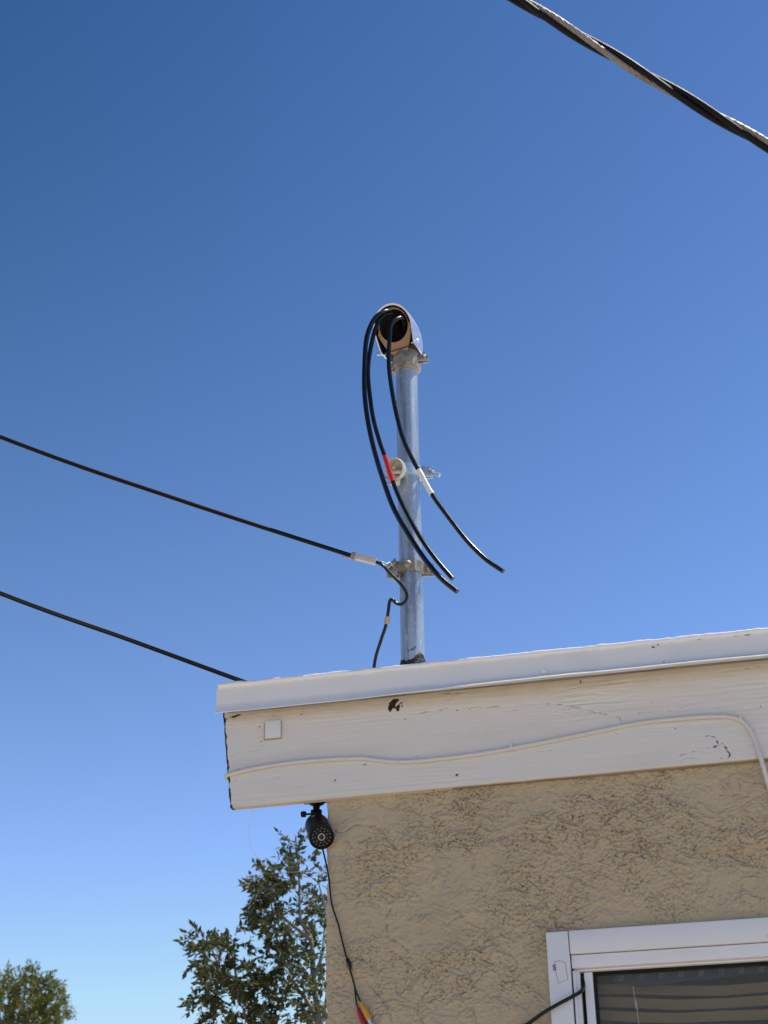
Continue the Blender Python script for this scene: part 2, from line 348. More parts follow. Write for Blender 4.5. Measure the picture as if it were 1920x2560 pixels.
for pts in ([(832, 2081), (862, 2078), (885, 2064), (920, 2062), (948, 2066), (960, 2090), (984, 2118), (986, 2140), (996, 2165)],
            [(1105, 2104), (1135, 2101), (1150, 2108), (1178, 2116), (1185, 2150), (1180, 2172)],
            [(975, 2270), (963, 2300), (970, 2340), (1005, 2362), (1022, 2380), (1018, 2430)],
            [(1065, 2435), (1056, 2460), (1074, 2475), (1050, 2490), (1043, 2525), (1058, 2560)],
            [(918, 2455), (945, 2485), (972, 2520), (980, 2560)], [(1135, 2270), (1165, 2300), (1200, 2320)],
            [(1560, 2140), (1565, 2120), (1540, 2080), (1600, 2075)], [(1750, 2135), (1800, 2125), (1850, 2150)]):
    q = pxline(pts, 0); dd = seg_dist(X+.004*noise(X*80, Z*80, 5), Z+.004*noise(X*80, Z*80, 6), q)
    ln = np.exp(-(dd/.0026)**2)*(.45+.55*sst(-.3, .2, noise(X*45, Z*45, 8))); h -= .0046*ln; pit = np.maximum(pit, ln)
R = .012                                                  # rounded, uneven outside corner
cor = .006*fbm(Z*9, Z*0, 3, 140)
PX = np.where(X < -R, -h, np.where(X < R, 0, X)); PY = np.where(X < -R, -X, -h)
t = np.clip((X+R)/(2*R), 0, 1)*np.pi/2
PX = np.where((X >= -R) & (X < R), R-(R+h)*np.cos(t), PX); PY = np.where((X >= -R) & (X < R), R-(R+h)*np.sin(t), PY)
PX = PX+np.where(X < .06, cor*(1-np.clip(X/.06, 0, 1)), 0)
V = np.stack([PX, PY, Z], -1)
xc = (xs[:-1]+xs[1:])/2; zc = (zs[:-1]+zs[1:])/2
keep = ~(((xc > XO0) & (xc < XO1))[:, None] & ((zc > ZO0) & (zc < ZO1))[None, :])
finish('wall', grid_mesh('wall', V, keep), M['stucco'], house, 70, {'pit': pit})
# plain remaining walls, closed so the room behind the window is dark
zz0, zz1 = np.zeros(2), None
for (nm, b) in (('wall', (0.0, .16, .40, 6.0, 0, 2.86)), ('wall', (.16, WEND-.16, 5.84, 6.0, 0, 2.86)), ('wall', (WEND-.16, WEND, .02, 6.0, 0, 2.86))):
    o = MB().box(*b).build(nm, M['stucco'], house)
MB().box(.02, .16, .02, .40, 0, 2.80).box(.16, XO0, .02, .12, 0, 2.80).box(XO1, WEND-.16, .02, .12, 0, 2.80).box(XO0, XO1, .02, .12, ZO1, 2.80).box(XO0, XO1, .02, .12, 0, ZO0).build('inner_wall', M['interior'], house)
MB().box(.16, WEND-.16, .12, 5.84, .02, .08).build('inner_floor', M['interior'], house)

# roof deck: low slope rising towards the back
SL = math.tan(math.radians(5))
def roof_z(y): return float(zt(0.5))-.004+SL*(y-YD)
def slab(x0, x1, y0, y1, dz0, dz1):
    vs = [(x, y, roof_z(y)+d+(float(zt(x))-float(zt(.5)))) for d in (dz0, dz1) for x, y in ((x0, y0), (x1, y0), (x1, y1), (x0, y1))]
    return vs, [(3, 2, 1, 0), (4, 5, 6, 7), (0, 1, 5, 4), (1, 2, 6, 5), (2, 3, 7, 6), (3, 0, 4, 7)]
roof = MB().add(*slab(x_dl+.012, WEND+.3, YD+.006, 6.3, -.022, 0)).build('roof', M['roof'], house)
MB().box(.10, WEND-.1, .14, 5.9, 2.78, 2.80).build('ceiling', M['interior'], house)
# rafter nailer behind the overhanging fascia end (the camera hangs from it)
MB().box(-.075, .02, .0025, .075, float(zbot(0))+.020, float(zbot(0))+.10, .003).build('nailer', M['oldwood'], house)
# rolled bead of roof coating over the edge with crumbs standing on it
bx = np.arange(x_dl+.004, 3.0, .006); bp = [Vector((x, YD+.001+.0015*float(noise(x*20, 3.)), float(zt(x))+.0025+.0012*float(noise(x*15, 7.)))) for x in bx]
bead = MB().tube(bp, lambda t: .0070+.0016*float(noise(t*240, 1.5)), 8, smooth=False)
def lump(mb, p, r):
    bm = bmesh.new(); bmesh.ops.create_icosphere(bm, subdivisions=1, radius=1)
    vs = [Vector(p)+Vector((v.co.x*r*random.uniform(.8, 1.9), v.co.y*r*random.uniform(.7, 1.2), v.co.z*r*random.uniform(.5, 1.1))) for v in bm.verts]
    bm.verts.index_update(); mb.add(vs, [[v.index for v in f.verts] for f in bm.faces]); bm.free()
for px in [548, 556, 566, 577, 589, 600, 612, 618, 623, 628, 633, 640, 645, 652, 690, 908, 1110, 1170, 1205, 1505, 1528, 1535, 1580, 1590, 1670, 1676, 1718, 1808, 1835, 1850, 1858, 1880]:
    y = 1718-(px-541)*.1019; p = on_y(px+random.uniform(-2, 2), y, YD+.006)
    lump(bead, (p.x, YD+random.uniform(.002, .014), float(zt(p.x))+.007), random.uniform(.0022, .0052))
bead.build('roof_coating_edge', M['roof'], roof, 60)
# metal drip edge with a kicked-out lip
dx = np.concatenate([np.arange(x_dl, 1.4, .0025), np.arange(1.4, 4.6, .01)]); rows = []
prof = [(.05, 0, 0), (.004, 0, 0), (0, 0, .004)]+[(0, k/19, .004) for k in range(1, 19)]
U, K = len(dx), len(prof)
kick = .009+.0165*sst(.28, .75, dx-x_dl)+.0012*noise(dx*3.1, 0, 2)
wav = .0012*noise(dx*4, 0, 5)+.0006*noise(dx*17, 0, 6); ztop = zt(dx); zl = zlip(dx)+.0012*noise(dx*6, 0, 8)
VD = []
for (yy, t, z0) in prof:
    VD.append(np.stack([dx, YD+yy+wav, ztop-z0-(ztop-z0-zl-.020)*t], -1))
VD.append(np.stack([dx, YD-.0015+wav, zl+.0165], -1)); VD.append(np.stack([dx, YD-kick*.5+wav, zl+.0085], -1))
VD.append(np.stack([dx, YD-kick+wav, zl+.0010], -1)); VD.append(np.stack([dx, YD-kick+.0006+wav, zl-.0012], -1)); VD.append(np.stack([dx, YD-kick*.5+wav, zl+.002], -1)); VD.append(np.stack([dx, YD+.006+wav, zl+.006], -1))
VD = np.stack(VD, 1); DX, DZ = VD[..., 0], VD[..., 2]; wear = np.zeros_like(DX)
for pts, w in (([(1630, 1619), (1645, 1611)], .003), ([(1640, 1659), (1660, 1656)], .003), ([(1700, 1655), (1765, 1648)], .0016), ([(1818, 1591), (1880, 1586)], .0025), ([(570, 1778), (586, 1781)], .003), ([(810, 1743), (820, 1741)], .002), ([(1740, 1599), (1780, 1595)], .002)):
    wear = np.maximum(wear, np.exp(-(seg_dist(DX, DZ, pxline(pts, YD))/w)**2)*(.1+.9*sst(-.15, .25, noise(DX*90, DZ*160, 12))))
drip = finish('drip_edge', grid_mesh('drip_edge', VD), M['drip'], house, 30, {'wear': wear})
p = on_y(1360, 1684, YD-.012)
MB().prism([(-.004, -.001), (.009, .001), (.001, .006), (-.003, .011)], (p.x, YD-.011, p.z+.002), (1, 0, 0), (0, -.2, 1), .0016).build('torn_tab', M['drip'], drip)
MB().box(x_dl+.020, 4.5, YD+.0075, YF-.0015, float(zlip(.6))+.010, float(zt(.6))-.03, .002).build('furring_strip', M['oldwood'], house)

# fascia board: sculpted grain, cracks, a knot hole, a rotten end
fx = np.concatenate([[x_fl-.0], np.arange(x_fl, 1.30, .0022), np.arange(1.3, 2.2, .006), np.arange(2.2, 4.5, .1)])
nvf = 118; tv = np.concatenate([[0], np.linspace(0, 1, nvf)])
X, Tt = np.meshgrid(fx, tv, indexing='ij')
slant = on_y(577, 2015, YF).x-on_y(558, 1790, YF).x
zb = zbot(X)+.0010*fbm(X*14, X*0, 3, 3); ztopf = zlip(X)+.020
Z = zb+(ztopf-zb)*Tt
X = X+np.clip(1-(X-x_fl)/.1, 0, 1)*(slant*(.5-Tt)+.0025*fbm(Z*40, Z*0, 3, 8))
gr = fbm(X*5+.4*noise(X*3, Z*9, 4), Z*150, 3, 17)
zone = .25+.75*sst(.0, .4, fbm(X*2.2, Z*7, 2, 27))
knot = seg_dist(X, Z, pxline([(1450, 1742), (1560, 1725)], YF)); zone = zone+2.0*np.exp(-(knot/.035)**2)
h = .0013*gr*zone+.0007*fbm(X*18, Z*18, 2, 61)+.0004*fbm(X*30, Z*220, 2, 63)*zone; wear = np.zeros_like(X); stain = np.zeros_like(X)
warp = .0022*noise(X*70, Z*70, 71)
brk = .34+.52*sst(-.30, .22, fbm(X*55, Z*120, 2, 73))
def crack(pts, w, dep, wr):
    global h, wear
    d = seg_dist(X+warp, Z+warp*.8, pxline(pts, YF)); k = np.exp(-(d/w)**2)*brk; h = h-dep*k; wear = np.maximum(wear, wr*k)
for (cx_, cy_, rx_, ry_) in ((981, 1760, .0095, .0115), (994.5, 1769, .005, .0075), (975, 1770, .005, .008), (988, 1750, .008, .004)):
    q = on_y(cx_, cy_, YF); dd = np.hypot((X-q.x)/rx_, (Z-q.z)/ry_)+.35*noise(X*110, Z*110, 75)+.12*noise(X*300, Z*300, 76)
    k = sst(1.1, .85, dd); h = h-.003*k; wear = np.maximum(wear, k)
    rim = np.exp(-((dd-1.35)/.2)**2)*.35; stain = np.maximum(stain, rim)
crack([(1142, 1936), (1142.5, 1936.5)], .0034, .003, 1.1)
for pts, w, wr in (
    ([(1041, 1784), (1115, 1771), (1180, 1768), (1250, 1766), (1258, 1771)], .0012, .75), ([(1257, 1778), (1292, 1774)], .0010, .6),
    ([(1310, 1759), (1400, 1760), (1450, 1769), (1495, 1782), (1545, 1793), (1558, 1807)], .0013, .75),
    ([(1595, 1782), (1690, 1775), (1720, 1762), (1745, 1758)], .0011, .55), ([(1800, 1680), (1860, 1672), (1920, 1662)], .0012, .6),
    ([(1760, 1839), (1785, 1842), (1795, 1856), (1815, 1868), (1824, 1885), (1820, 1900)], .0020, 1.0), ([(1785, 1867), (1800, 1862)], .0030, 1.1),
    ([(1755, 1870), (1772, 1868)], .0020, .9), ([(1700, 1888), (1722, 1879), (1738, 1879)], .0014, .7), ([(1690, 1905), (1720, 1892), (1745, 1894)], .0010, .5),
    ([(1800, 1896), (1818, 1895)], .0016, .9), ([(1750, 1875), (1775, 1884)], .0012, .6), ([(1804, 1855), (1812, 1862)], .002, .8), ([(1900, 1762), (1912, 1782), (1925, 1790)], .0012, .7),
    ([(1538, 1830), (1542, 1834)], .0035, .45), ([(1793, 1768), (1796, 1771)], .002, .8), ([(1450, 1700), (1453, 1709), (1446, 1697)], .0018, .9),
    ([(1002, 1755), (1006, 1765)], .0022, .9), ([(1010, 1745), (1020, 1762)], .0012, .6), ([(1035, 1742), (1047, 1760)], .0009, .5), ([(1080, 1738), (1083, 1733)], .0016, .7), ([(1090, 1735), (1165, 1729)], .0018, .7),
    ([(565, 1893), (590, 1885), (600, 1880), (650, 1874)], .0009, .5), ([(584, 1952), (591, 1950)], .0025, .9), ([(836, 1952), (838, 1949)], .0018, .9), ([(583, 1925), (600, 1923)], .0012, .7),
    ([(586, 1986), (592, 1985)], .0012, .6), ([(588, 2010), (592, 2008)], .0012, .7), ([(816, 1799), (817, 1799)], .0014, .8), ([(574, 1811), (582, 1810)], .0010, .5), ([(574, 1825), (575, 1835)], .001, .5),
    ([(610, 1826), (630, 1822)], .0008, .4), ([(955, 1787), (956, 1787)], .0014, .7), ([(980, 1790), (981, 1791)], .0014, .7), ([(652, 2006), (660, 2013)], .0012, .5), ([(1340, 1878), (1378, 1874)], .0008, .4),
    ([(1280, 1843), (1281, 1850)], .0014, .5), ([(1374, 1877), (1376, 1877)], .0014, .6), ([(560, 1798), (600, 1786)], .0030, 1.1), ([(560, 1800), (575, 1792)], .0045, 1.1)): crack(pts, w, .0014, wr)
for k in range(16):                       # raised grain fan by the knot
    y0 = 1718+k*5.0; x0 = 1395+random.uniform(-25, 25); crack([(x0, y0+10), (x0+50, y0+4+random.uniform(-2, 2)), (x0+random.uniform(90, 190), y0-6)], .0009, .0013, .36)
for k in range(60):                       # short checks along the grain
    x0 = random.uniform(600, 1880); y0 = 1718+75-(x0-541)*.097+random.uniform(-50, 190); L = random.uniform(15, 75)
    crack([(x0, y0), (x0+L/2, y0-L*.048+random.uniform(-2, 2)), (x0+L, y0-L*.096)], .0008, .0008, random.uniform(.12, .36))
for k in range(70):                       # chips and specks, most of them near the edges and the end
    x0 = random.choice([random.uniform(575, 1900), random.uniform(575, 700), random.uniform(1000, 1250)]); e0_ = random.random()
    y0 = 1787-(x0-541)*.0975+(random.uniform(3, 22) if e0_ < .5 else random.uniform(10, 225)); r0_ = random.uniform(.0007, .0018)
    crack([(x0, y0), (x0+random.uniform(1, 7), y0+random.uniform(-3, 2))], r0_, .0016, random.uniform(.4, 1.1))
stain = np.maximum(stain, sst(.03, .0, zlip(X)-Z-.004)*(.5+.5*fbm(X*25, Z*60, 3, 91))*.8)
stain = np.maximum(stain, sst(.006, .0, Z-zb)*.5)
stain = np.maximum(stain, .28*sst(.25, .6, fbm(X*38, Z*2.2, 2, 95))*sst(.16, .0, zlip(X)-Z-.01)*sst(0, .4, fbm(X*9, Z*4, 2, 96)))
edge = sst(.0060, .0022, X-(x_fl+slant*(.5-Tt))+.0060*fbm(Z*60, Z*0, 3, 33)); wear = np.maximum(wear, edge*.9)
PYf = YF-h+np.where(Tt >= 0, 0, 0)
b = .003; PYf = PYf+sst(b, 0, Z-zb)*.0015
PYf[:, 0] = YF+TH; Z[:, 0] = Z[:, 1]; PYf[0, :] = YF+TH; X[0, :] = X[1, :]; wear[0, :] = 1; wear[1, :] = .9; stain[:, 0] = .55; stain[:, 1] = .6
finish('fascia_board', grid_mesh('fascia_board', np.stack([X, PYf, Z], -1)), M['fascia'], house, 50, {'wear': wear, 'stain': stain})
fb = MB(); fb.add([(x, y, float(zbot(x))+dz if dz < .1 else float(zlip(x))+.02) for y in (YF+.008, YF+TH+.0008) for dz in (.002, .2) for x in (x_fl+.004+slant*.4, 4.4)], [(0, 1, 3, 2), (5, 4, 6, 7), (0, 4, 5, 1), (2, 3, 7, 6), (0, 2, 6, 4), (1, 5, 7, 3)]).build('fascia_back', M['oldwood'], house)

# ------------------------------------------------------------------ window (a part of the house)
def P(x, y, Y): return on_y(x, y, Y)
YT = -.020
jx0, jx1 = xw0, on_y(1427, 2440, YT).x; WR = xw0+1.36
hz0 = on_y(1430, 2383, YT).z
win = MB().box(jx1+.0015, WR-.055, YT+.004, .024, hz0, zw1, .0025).build('window', M['trim'], house)
MB().box(jx0, jx1, YT, .024, 1.19, zw1-.0012, .003).build('side_trim', M['trim'], win)
MB().box(WR-.0535, WR, YT, .024, 1.19, zw1-.0012, .003).build('side_trim', M['trim'], win)
MB().box(jx0-.02, WR+.02, YT-.02, .024, 1.15, 1.189, .004).build('window_sill', M['trim'], win)
hz1 = on_y(1430, 2421, YT+.012).z
MB().box(jx1+.002, WR-.055, YT+.012, .060, hz1, hz0-.0015, .003).box(jx1+.004, WR-.057, .006, .06, hz1-.0045, hz1-.0005, .0005).build('head_frame', M['vinyl'], win)
fx1 = on_y(1454, 2500, .004).x; sx0 = on_y(1464, 2500, .010).x; sx1 = on_y(1486, 2500, .010).x
MB().box(jx1+.003, fx1, .002, .060, 1.20, hz1-.0050, .002).box(jx1+.003, fx1-.008, -.010, .060, 1.20, hz1-.0055, .002).build('side_frame', M['vinyl'], win)
MB().box(sx0, sx1, .012, .050, 1.22, hz1-.0055, .003).build('sash_stile', M['vinyl'], win)
MB().box(WR-.085, WR-.056, .012, .050, 1.22, hz1-.0055, .003).build('sash_stile', M['vinyl'], win)
MB().box(sx1+.0005, WR-.0855, .020, .048, hz1-.0095, hz1-.0055, .0005).box(fx1+.0005, sx0-.0005, .03, .05, 1.22, hz1-.0055).box(sx1+.0005, sx1+.006, .018, .04, 1.22, hz1-.010).build('gasket', M['plastic'], win)
MB().box(fx1+.001, WR-.056, .012, .050, 1.19, 1.2185, .003).build('bottom_rail', M['vinyl'], win)
MB().box(sx1+.004, WR-.084, .033, .037, 1.215, hz1-.006).build('pane', M['glass'], win)
# old paper label on the left trim
lab = [(1386, 2404), (1400, 2402), (1413, 2406), (1420, 2449), (1396, 2458), (1390, 2430)]
L3 = [on_y(x, y, YT-.0004) for x, y in lab]; c = sum(L3, Vector())/6
MB().prism([((p-c).x, (p-c).z) for p in L3], c, (1, 0, 0), (0, 0, 1), .0010).build('paper_label', M['paper'], win)
le = MB(); le.tube([p+Vector((0, -.0003, 0)) for p in L3]+[L3[0]+Vector((0, -.0003, 0))], .0004, 5, smooth=False)
for k in range(3):
    a = on_y(1381+k*1.5, 2416+k*5, YT-.001); b2 = on_y(1389+k*.6, 2412+k*5, YT-.001); le.tube([a, b2], .0010, 5, smooth=False)
le.build('label_marks', M['ink'], win)

# things behind the glass
bl = thing('window_blind', 'tan slatted blind sagging behind the dark window pane', 'blind', (xw0+.7, .12, 1.3))
for k in range(26):
    y0 = 2466+k*32; p0 = on_y(1480, y0+8, .11)
    pts = []
    for j in range(13):
        x = sx1-.03+j*.1; sag = -.020*math.sin(math.pi*min(1, j/9.))*(1+.08*k)+.003*math.sin(j*1.7+k)
        pts.append((x, p0.z-.0015*k*0+sag+.0030*j*.1))
    vs = []; 
    for (x, z) in pts: vs += [(x, .098, z-.0125), (x, .108, z+.0005), (x, .112, z+.0115)]
    fs = [(3*i+a, 3*i+3+a, 3*i+4+a, 3*i+1+a) for i in range(12) for a in (0, 1)]
    if p0.z < 1.22: break
    MB().add(vs, fs).build('slat', M['slat'], bl, 60)
cp = [on_y(1581, 2440, .085), on_y(1583, 2470, .085), on_y(1590, 2520, .085), on_y(1598, 2575, .085)]
cp.append(Vector((cp[-1].x, .085, 1.5))); MB().tube(cp, .0011, 6).build('cord', M['filament'], bl)
# blue valance
va = thing('blue_valance', 'blue cloth with pale square print along top of the window inside', 'valance', (xw0+.7, .075, 2.35))
zz = on_y(1600, 2436, .075).z
top = [(x, .075+.003*math.sin(x*31), zz+.05) for x in np.linspace(sx1+.04, WR-.06, 50)]
bot = [(p[0], p[1]-.002, on_y(1660, 2446, .075).z-.004+.005*math.sin(p[0]*14)-.010*math.exp(-((p[0]-sx1-.1)/.05)**2)+.05*max(0, .09-(p[0]-sx1))) for p in top]
MB().add(top+bot, [(i, i+50, i+51, i+1) for i in range(49)]).build('cloth', M['blue'], va, 80)
for k in range(12):
    pr = MB(); px = 1555+k*50; q = on_y(px, 2442-(px-1555)*.060, .0735)
    for (a0, b0, a1, b1) in ((-5, 9, 5, 11), (-6, -10, -3, 10), (1, -8, 4, 8), (-2, -1, 7, 1), (-6, -10, 4, -8)):
        s = .00085; pr.add([(q.x+a0*s+b*.0002, .0705+.003*math.sin(q.x*31), q.z+b*s) for b in (b0, b1)]+[(q.x+a1*s+b*.0002, .0705+.003*math.sin(q.x*31), q.z+b*s) for b in (b1, b0)], [(0, 1, 2, 3)])
    pr.build('print_motif', M['print'], va)

# ------------------------------------------------------------------ service mast
YP = .12; PB = on_y(1032, 1652, YP); PT = on_y(1015.5, 905, YP); PR = .03015
ax = (PT-PB).normalized(); base = PB-ax*((PB.z-roof_z(YP)+.3)/ax.z)
print('POLE', PB, PT, base)
mast = thing('service_mast', 'galvanised steel conduit mast standing up through the white roof edge', 'mast', base)
MB().lathe([(PR, 0), (PR, (PT-base).length+.03)], base, ax, 40).build('pole', M['galv'], mast)
def pole_at(py): 
    a = on_y(1023, py, YP); t = (a.z-PB.z)/ax.z; return PB+ax*t
# roofing tar round the foot, climbing unevenly
tv = []; n = 64; zr = roof_z(YP)
for j in range(9):
    for i in range(n):
        a = 2*math.pi*i/n; front = math.cos(a+math.pi/2); right = math.cos(a)
        top = on_y(1030, 1659, YP).z-zr+.012*max(0, right)+.010*max(0, -right)**3+.014*math.exp(-((right-.72)/.22)**2)+.005*float(noise(math.cos(a)*3+5, math.sin(a)*3, 4))
        t = j/8; rr = PR+.0045*(1-t**3)+.0012*float(noise(i*.6, j*.9, 9)); rr += .05*max(0, 1-t*5)
        p = PB+ax*((zr-.01+(top+.01)*t-PB.z)/ax.z); tv.append((p.x+rr*math.cos(a), p.y+rr*math.sin(a), p.z))
MB().add(tv, [(j*n+i, j*n+(i+1) % n, (j+1)*n+(i+1) % n, (j+1)*n+i) for j in range(8) for i in range(n)]).build('tar_collar', M['tar'], mast, 60)
# marker letters near the foot
ink = MB(); dirc = Vector((CAM.x-PB.x, CAM.y-PB.y, 0)).normalized(); rgt = Vector((-dirc.y, dirc.x, 0))
def on_pole(px, py):
    c = pole_at(py); u = ((px-1031.0+(1640-py)*.02)*.00106)/PR; u = max(-.95, min(.95, u)); w = math.sqrt(1-u*u)
    return c+(dirc*w+rgt*u)*(PR+.0002)
for st in ([(1019, 1636), (1024, 1640)], [(1025, 1640), (1030, 1632), (1033, 1638)], [(1026, 1637), (1032, 1636)], [(1034, 1629), (1035, 1637)], [(1034, 1630), (1039, 1628), (1037, 1633)]):
    ink.tube([on_pole(*q) for q in st], .0010, 6, smooth=False)
ink.build('marker_letters', M['ink'], mast)

# weatherhead
wz = PT+ax*.017
TR = Matrix.Translation(wz) @ Matrix.Rotation(math.radians(-13), 4, 'Z') @ Matrix.Rotation(math.radians(-2), 4, 'Y')
def arch(n=36, w=.0575, zs_=.064, z0=.006, flare=.0015):
    out = []
    for i in range(8): t = i/8; out.append((-(w*(1-.13*(1-t)**1.5)+flare*(1-t)**2), z0+(zs_-z0)*t))
    for i in range(n-15): a = math.pi-math.pi*i/(n-16); out.append((w*math.cos(a), zs_+w*math.sin(a)*1.05))
    for i in range(7, -1, -1): t = i/8; out.append((w*(1-.13*(1-t)**1.5)+flare*(1-t)**2, z0+(zs_-z0)*t))
    return out
def tilt(y, z, s=0): return y-.42*(z-.02)*(1-s)
A = arch(); NA = len(A)
def shell(off):
    vs = []
    for s in [0, .05, .15, .3, .45, .6, .72, .82, .9, .96, 1.0]:
        k = (1-s**3.0*.985)**.5
        for (x, z) in A:
            kk = (w_ := (.055-off)/.055); X_ = x*k*kk; Z_ = .045+(z-.045)*(k*kk if z > .045 else (1 if s < .5 else 1-.9*(s-.5)))
            Y_ = -.050+.122*s
            vs.append(TR @ Vector((X_-.006, tilt(Y_, Z_, s*.8)+off*(1 if s > .9 else 0)*-1, Z_)))
    return vs, 11
v1, ns = shell(0); v2, _ = shell(.0035); hb = MB()
fs = [(j*NA+i, j*NA+i+1, (j+1)*NA+i+1, (j+1)*NA+i) for j in range(ns-1) for i in range(NA-1)]
n1 = len(v1); hb.add(v1+v2, fs+[(i, i+n1, i+1+n1, i+1) for i in range(NA-1)]+[(j*NA+e, (j+1)*NA+e, (j+1)*NA+e+n1, j*NA+e+n1) for j in range(ns-1) for e in (0, NA-1)])
hood = hb.build('weatherhead', M['hood'], mast, 45)
MB().add(v2, [f[::-1] for f in fs]+[(j*NA, (j+1)*NA, (j+1)*NA+NA-1, j*NA+NA-1) for j in range(1, ns-1)]).build('shaded_hood_inner', M['hoodshade'], hood, 45)  # inner shell coloured black to stand for the shade inside the hood
# fibre plate with the big opening, set back inside the rim
pl = MB(); N = 48; vs = []
for back in (0, .004):
    for kind in (0, 1):
        for i in range(N):
            a = 2*math.pi*i/N; cx_, cz_ = 0, .073
            if kind: x, z = .0432*math.cos(a), cz_-.002+.0440*math.sin(a)
            else:
                x, z = .0442*math.cos(a), cz_+.0450*math.sin(a)
                if z < cz_-.004:
                    x = math.copysign(min(abs(.0525*math.cos(a))*1.0+.0, .0525), math.cos(a)); 
                    z = cz_-abs(math.sin(a))**.8*(cz_+.004); x = .0515*math.copysign(abs(math.cos(a))**.5, math.cos(a))*(1-.30*(max(0, .06-z)/.06))
            vs.append(TR @ Vector((x-.006, tilt(-.040+back, z), z)))
fs = []
for i in range(N):
    j = (i+1) % N; fs += [(i, j, N+j, N+i), (2*N+j, 2*N+i, 3*N+i, 3*N+j), (N+i, N+j, 3*N+j, 3*N+i), (j, i, 2*N+i, 2*N+j)]
pl.add(vs, fs).build('insulating_plate', M['fibre'], hood, 40)
MB().lathe([(.0335, -.055), (.0352, -.050), (.0352, -.034), (.0358, -.032), (.0358, -.026), (.034, -.024), (.034, -.016), (.036, -.014), (.036, -.006), (.034, .0), (.034, .012)], wz, ax, 36).build('collar', M['dull'], hood, 30)
cb = MB(); o = wz-ax*.033
cb.lathe([(.036, -.011), (.0405, -.010), (.0405, .010), (.036, .011)], o, ax, 36)
rx = Vector((math.cos(HEAD*.5), math.sin(HEAD*.5), 0)); fy = Vector((-rx.y, rx.x, 0))
for s in (-1, 1):
    MM = Matrix.Translation(o) @ Matrix(((rx.x, fy.x, 0, 0), (rx.y, fy.y, 0, 0), (0, 0, 1, 0), (0, 0, 0, 1)))
    cb.box(.034, .064, -.034+s*.007-.002, -.034+s*.007+.002, -.010, .010, .001, MM)
    cb.box(-.046, -.034, -.012+s*.006-.002, -.012+s*.006+.002, -.016, .004, .001, MM)
cb.build('clamp_band', M['dull'], hood, 35)
sc = MB(); q = o+rx*.055-fy*.034; sc.lathe([(.003, -.024), (.003, .018)], q, fy, 10).lathe([(.0062, -.0275), (.0062, -.021)], q, fy, 6).lathe([(.0058, .012), (.0058, .016)], q, fy, 6)
sc.build('clamp_screw', M['hood'], hood, 30)
for (lx, lz) in ((.055, .012), (-.060, .008)):
    q = TR @ Vector((lx-.004, tilt(-.038, lz)-.004, lz)); d = Vector((1 if lx > 0 else -1, -.25, .1))
    MB().lathe([(.0028, -.016), (.0028, .002), (.005, .0022), (.005, .005), (.003, .007)], q, d, 12).build('hood_screw', M['hood'], hood, 30)

# conductors out of the weatherhead
def wire(name, label, pts, ys, r, mat, seg=14):
    P3 = [on_y(x+random.uniform(-1.2, 1.2), y, Y+random.uniform(-.0015, .0015)) for (x, y), Y in zip(pts, ys)]; C3 = catmull(P3, 8)
    o = MB().tube(C3, r, seg, smooth=False).build(name, mat, None, 50)
    tag(o, label, 'wire', 'conductors hanging from the weatherhead'); return o, C3
A_px = [(1000, 810), (978, 782), (958, 780), (934, 800), (918, 845), (911, 914), (912, 984), (920, 1053), (934, 1123), (956, 1198), (985, 1273), (1024, 1342), (1065, 1401), (1105, 1447), (1142, 1479)]
B_px = [(1002, 820), (985, 790), (966, 786), (943, 808), (928, 862), (921, 926), (925, 995), (934, 1053), (949, 1107), (964, 1146), (982, 1204), (1007, 1261), (1047, 1337), (1088, 1395), (1131, 1447)]
C_px = [(1015, 840), (1007, 800), (994, 797), (979, 812), (974, 845), (972, 903), (978, 961), (989, 1030), (1009, 1099), (1032, 1149), (1052, 1185), (1081, 1236), (1123, 1296), (1169, 1354), (1215, 1398), (1258, 1428)]
wA, cA = wire('service_conductor', 'thick black wire leaving the weatherhead furthest left, no tape', A_px, [.10, .035, .006, -.012, -.02, -.023, -.024, -.022, -.02, -.016, -.012, -.012, -.014, -.02, -.028], .0066, M['rubber'])
wB, cB = wire('service_conductor', 'black wire with red tape band, middle one of the three', B_px, [.10, .045, .022, .008, .003, .002, .003, .006, .01, .012, .014, .014, .012, .006, 0], .0060, M['rubber'])
wC, cC = wire('service_conductor', 'black wire with white tape band, its cut end furthest right', C_px, [.10, .04, .014, .002, -.002, 0, .003, .007, .01, .012, .012, .01, .006, 0, -.01, -.02], .0060, M['rubber'])
def sub(C3, a, b, k=8): return C3[int(a*k):int(b*k)+1]
MB().tube(sub(cB, 8.95, 10.1), .0069, 14, smooth=False, lump=.04).build('red_tape', M['red'], wB)
MB().tube(sub(cC, 9.85, 11.1), .0074, 14, smooth=False, lump=.05).build('white_tape', M['tape'], wC)

# porcelain wire-holder bracket
YB = YP-.034
ib = thing('insulator_bracket', 'porcelain wire holder on zinc strap, midway up the galvanised pole', 'insulator', pole_at(1182))
o = pole_at(1184)
stp = MB().lathe([(PR+.0008, -.0155), (PR+.0050, -.015), (PR+.0050, .015), (PR+.0008, .0155)], o, ax, 40)
stp.build('strap', M['strapzinc'], ib, 30)
ear = MB(); to_c = dirc
for s in (-1, 1): ear.box(.028, .066, -.004+s*.006-.0016, -.004+s*.006+.0016, -.0155, .0155, .001, Matrix.Translation(o) @ Matrix(((rgt.x, -to_c.x, 0, 0), (rgt.y, -to_c.y, 0, 0), (0, 0, 1, 0), (0, 0, 0, 1))))
ear.build('strap_ear', M['zinc'], ib, 30)
bt = MB(); q = o+rgt*.046+Vector((0, 0, .004)); bt.lathe([(.004, -.030), (.004, .022)], q, to_c, 10).lathe([(.0085, .0095), (.0085, .016)], q, to_c, 6).lathe([(.009, .0075), (.009, .0094)], q, to_c, 16)
bt.build('bolt', M['zinc'], ib, 30)
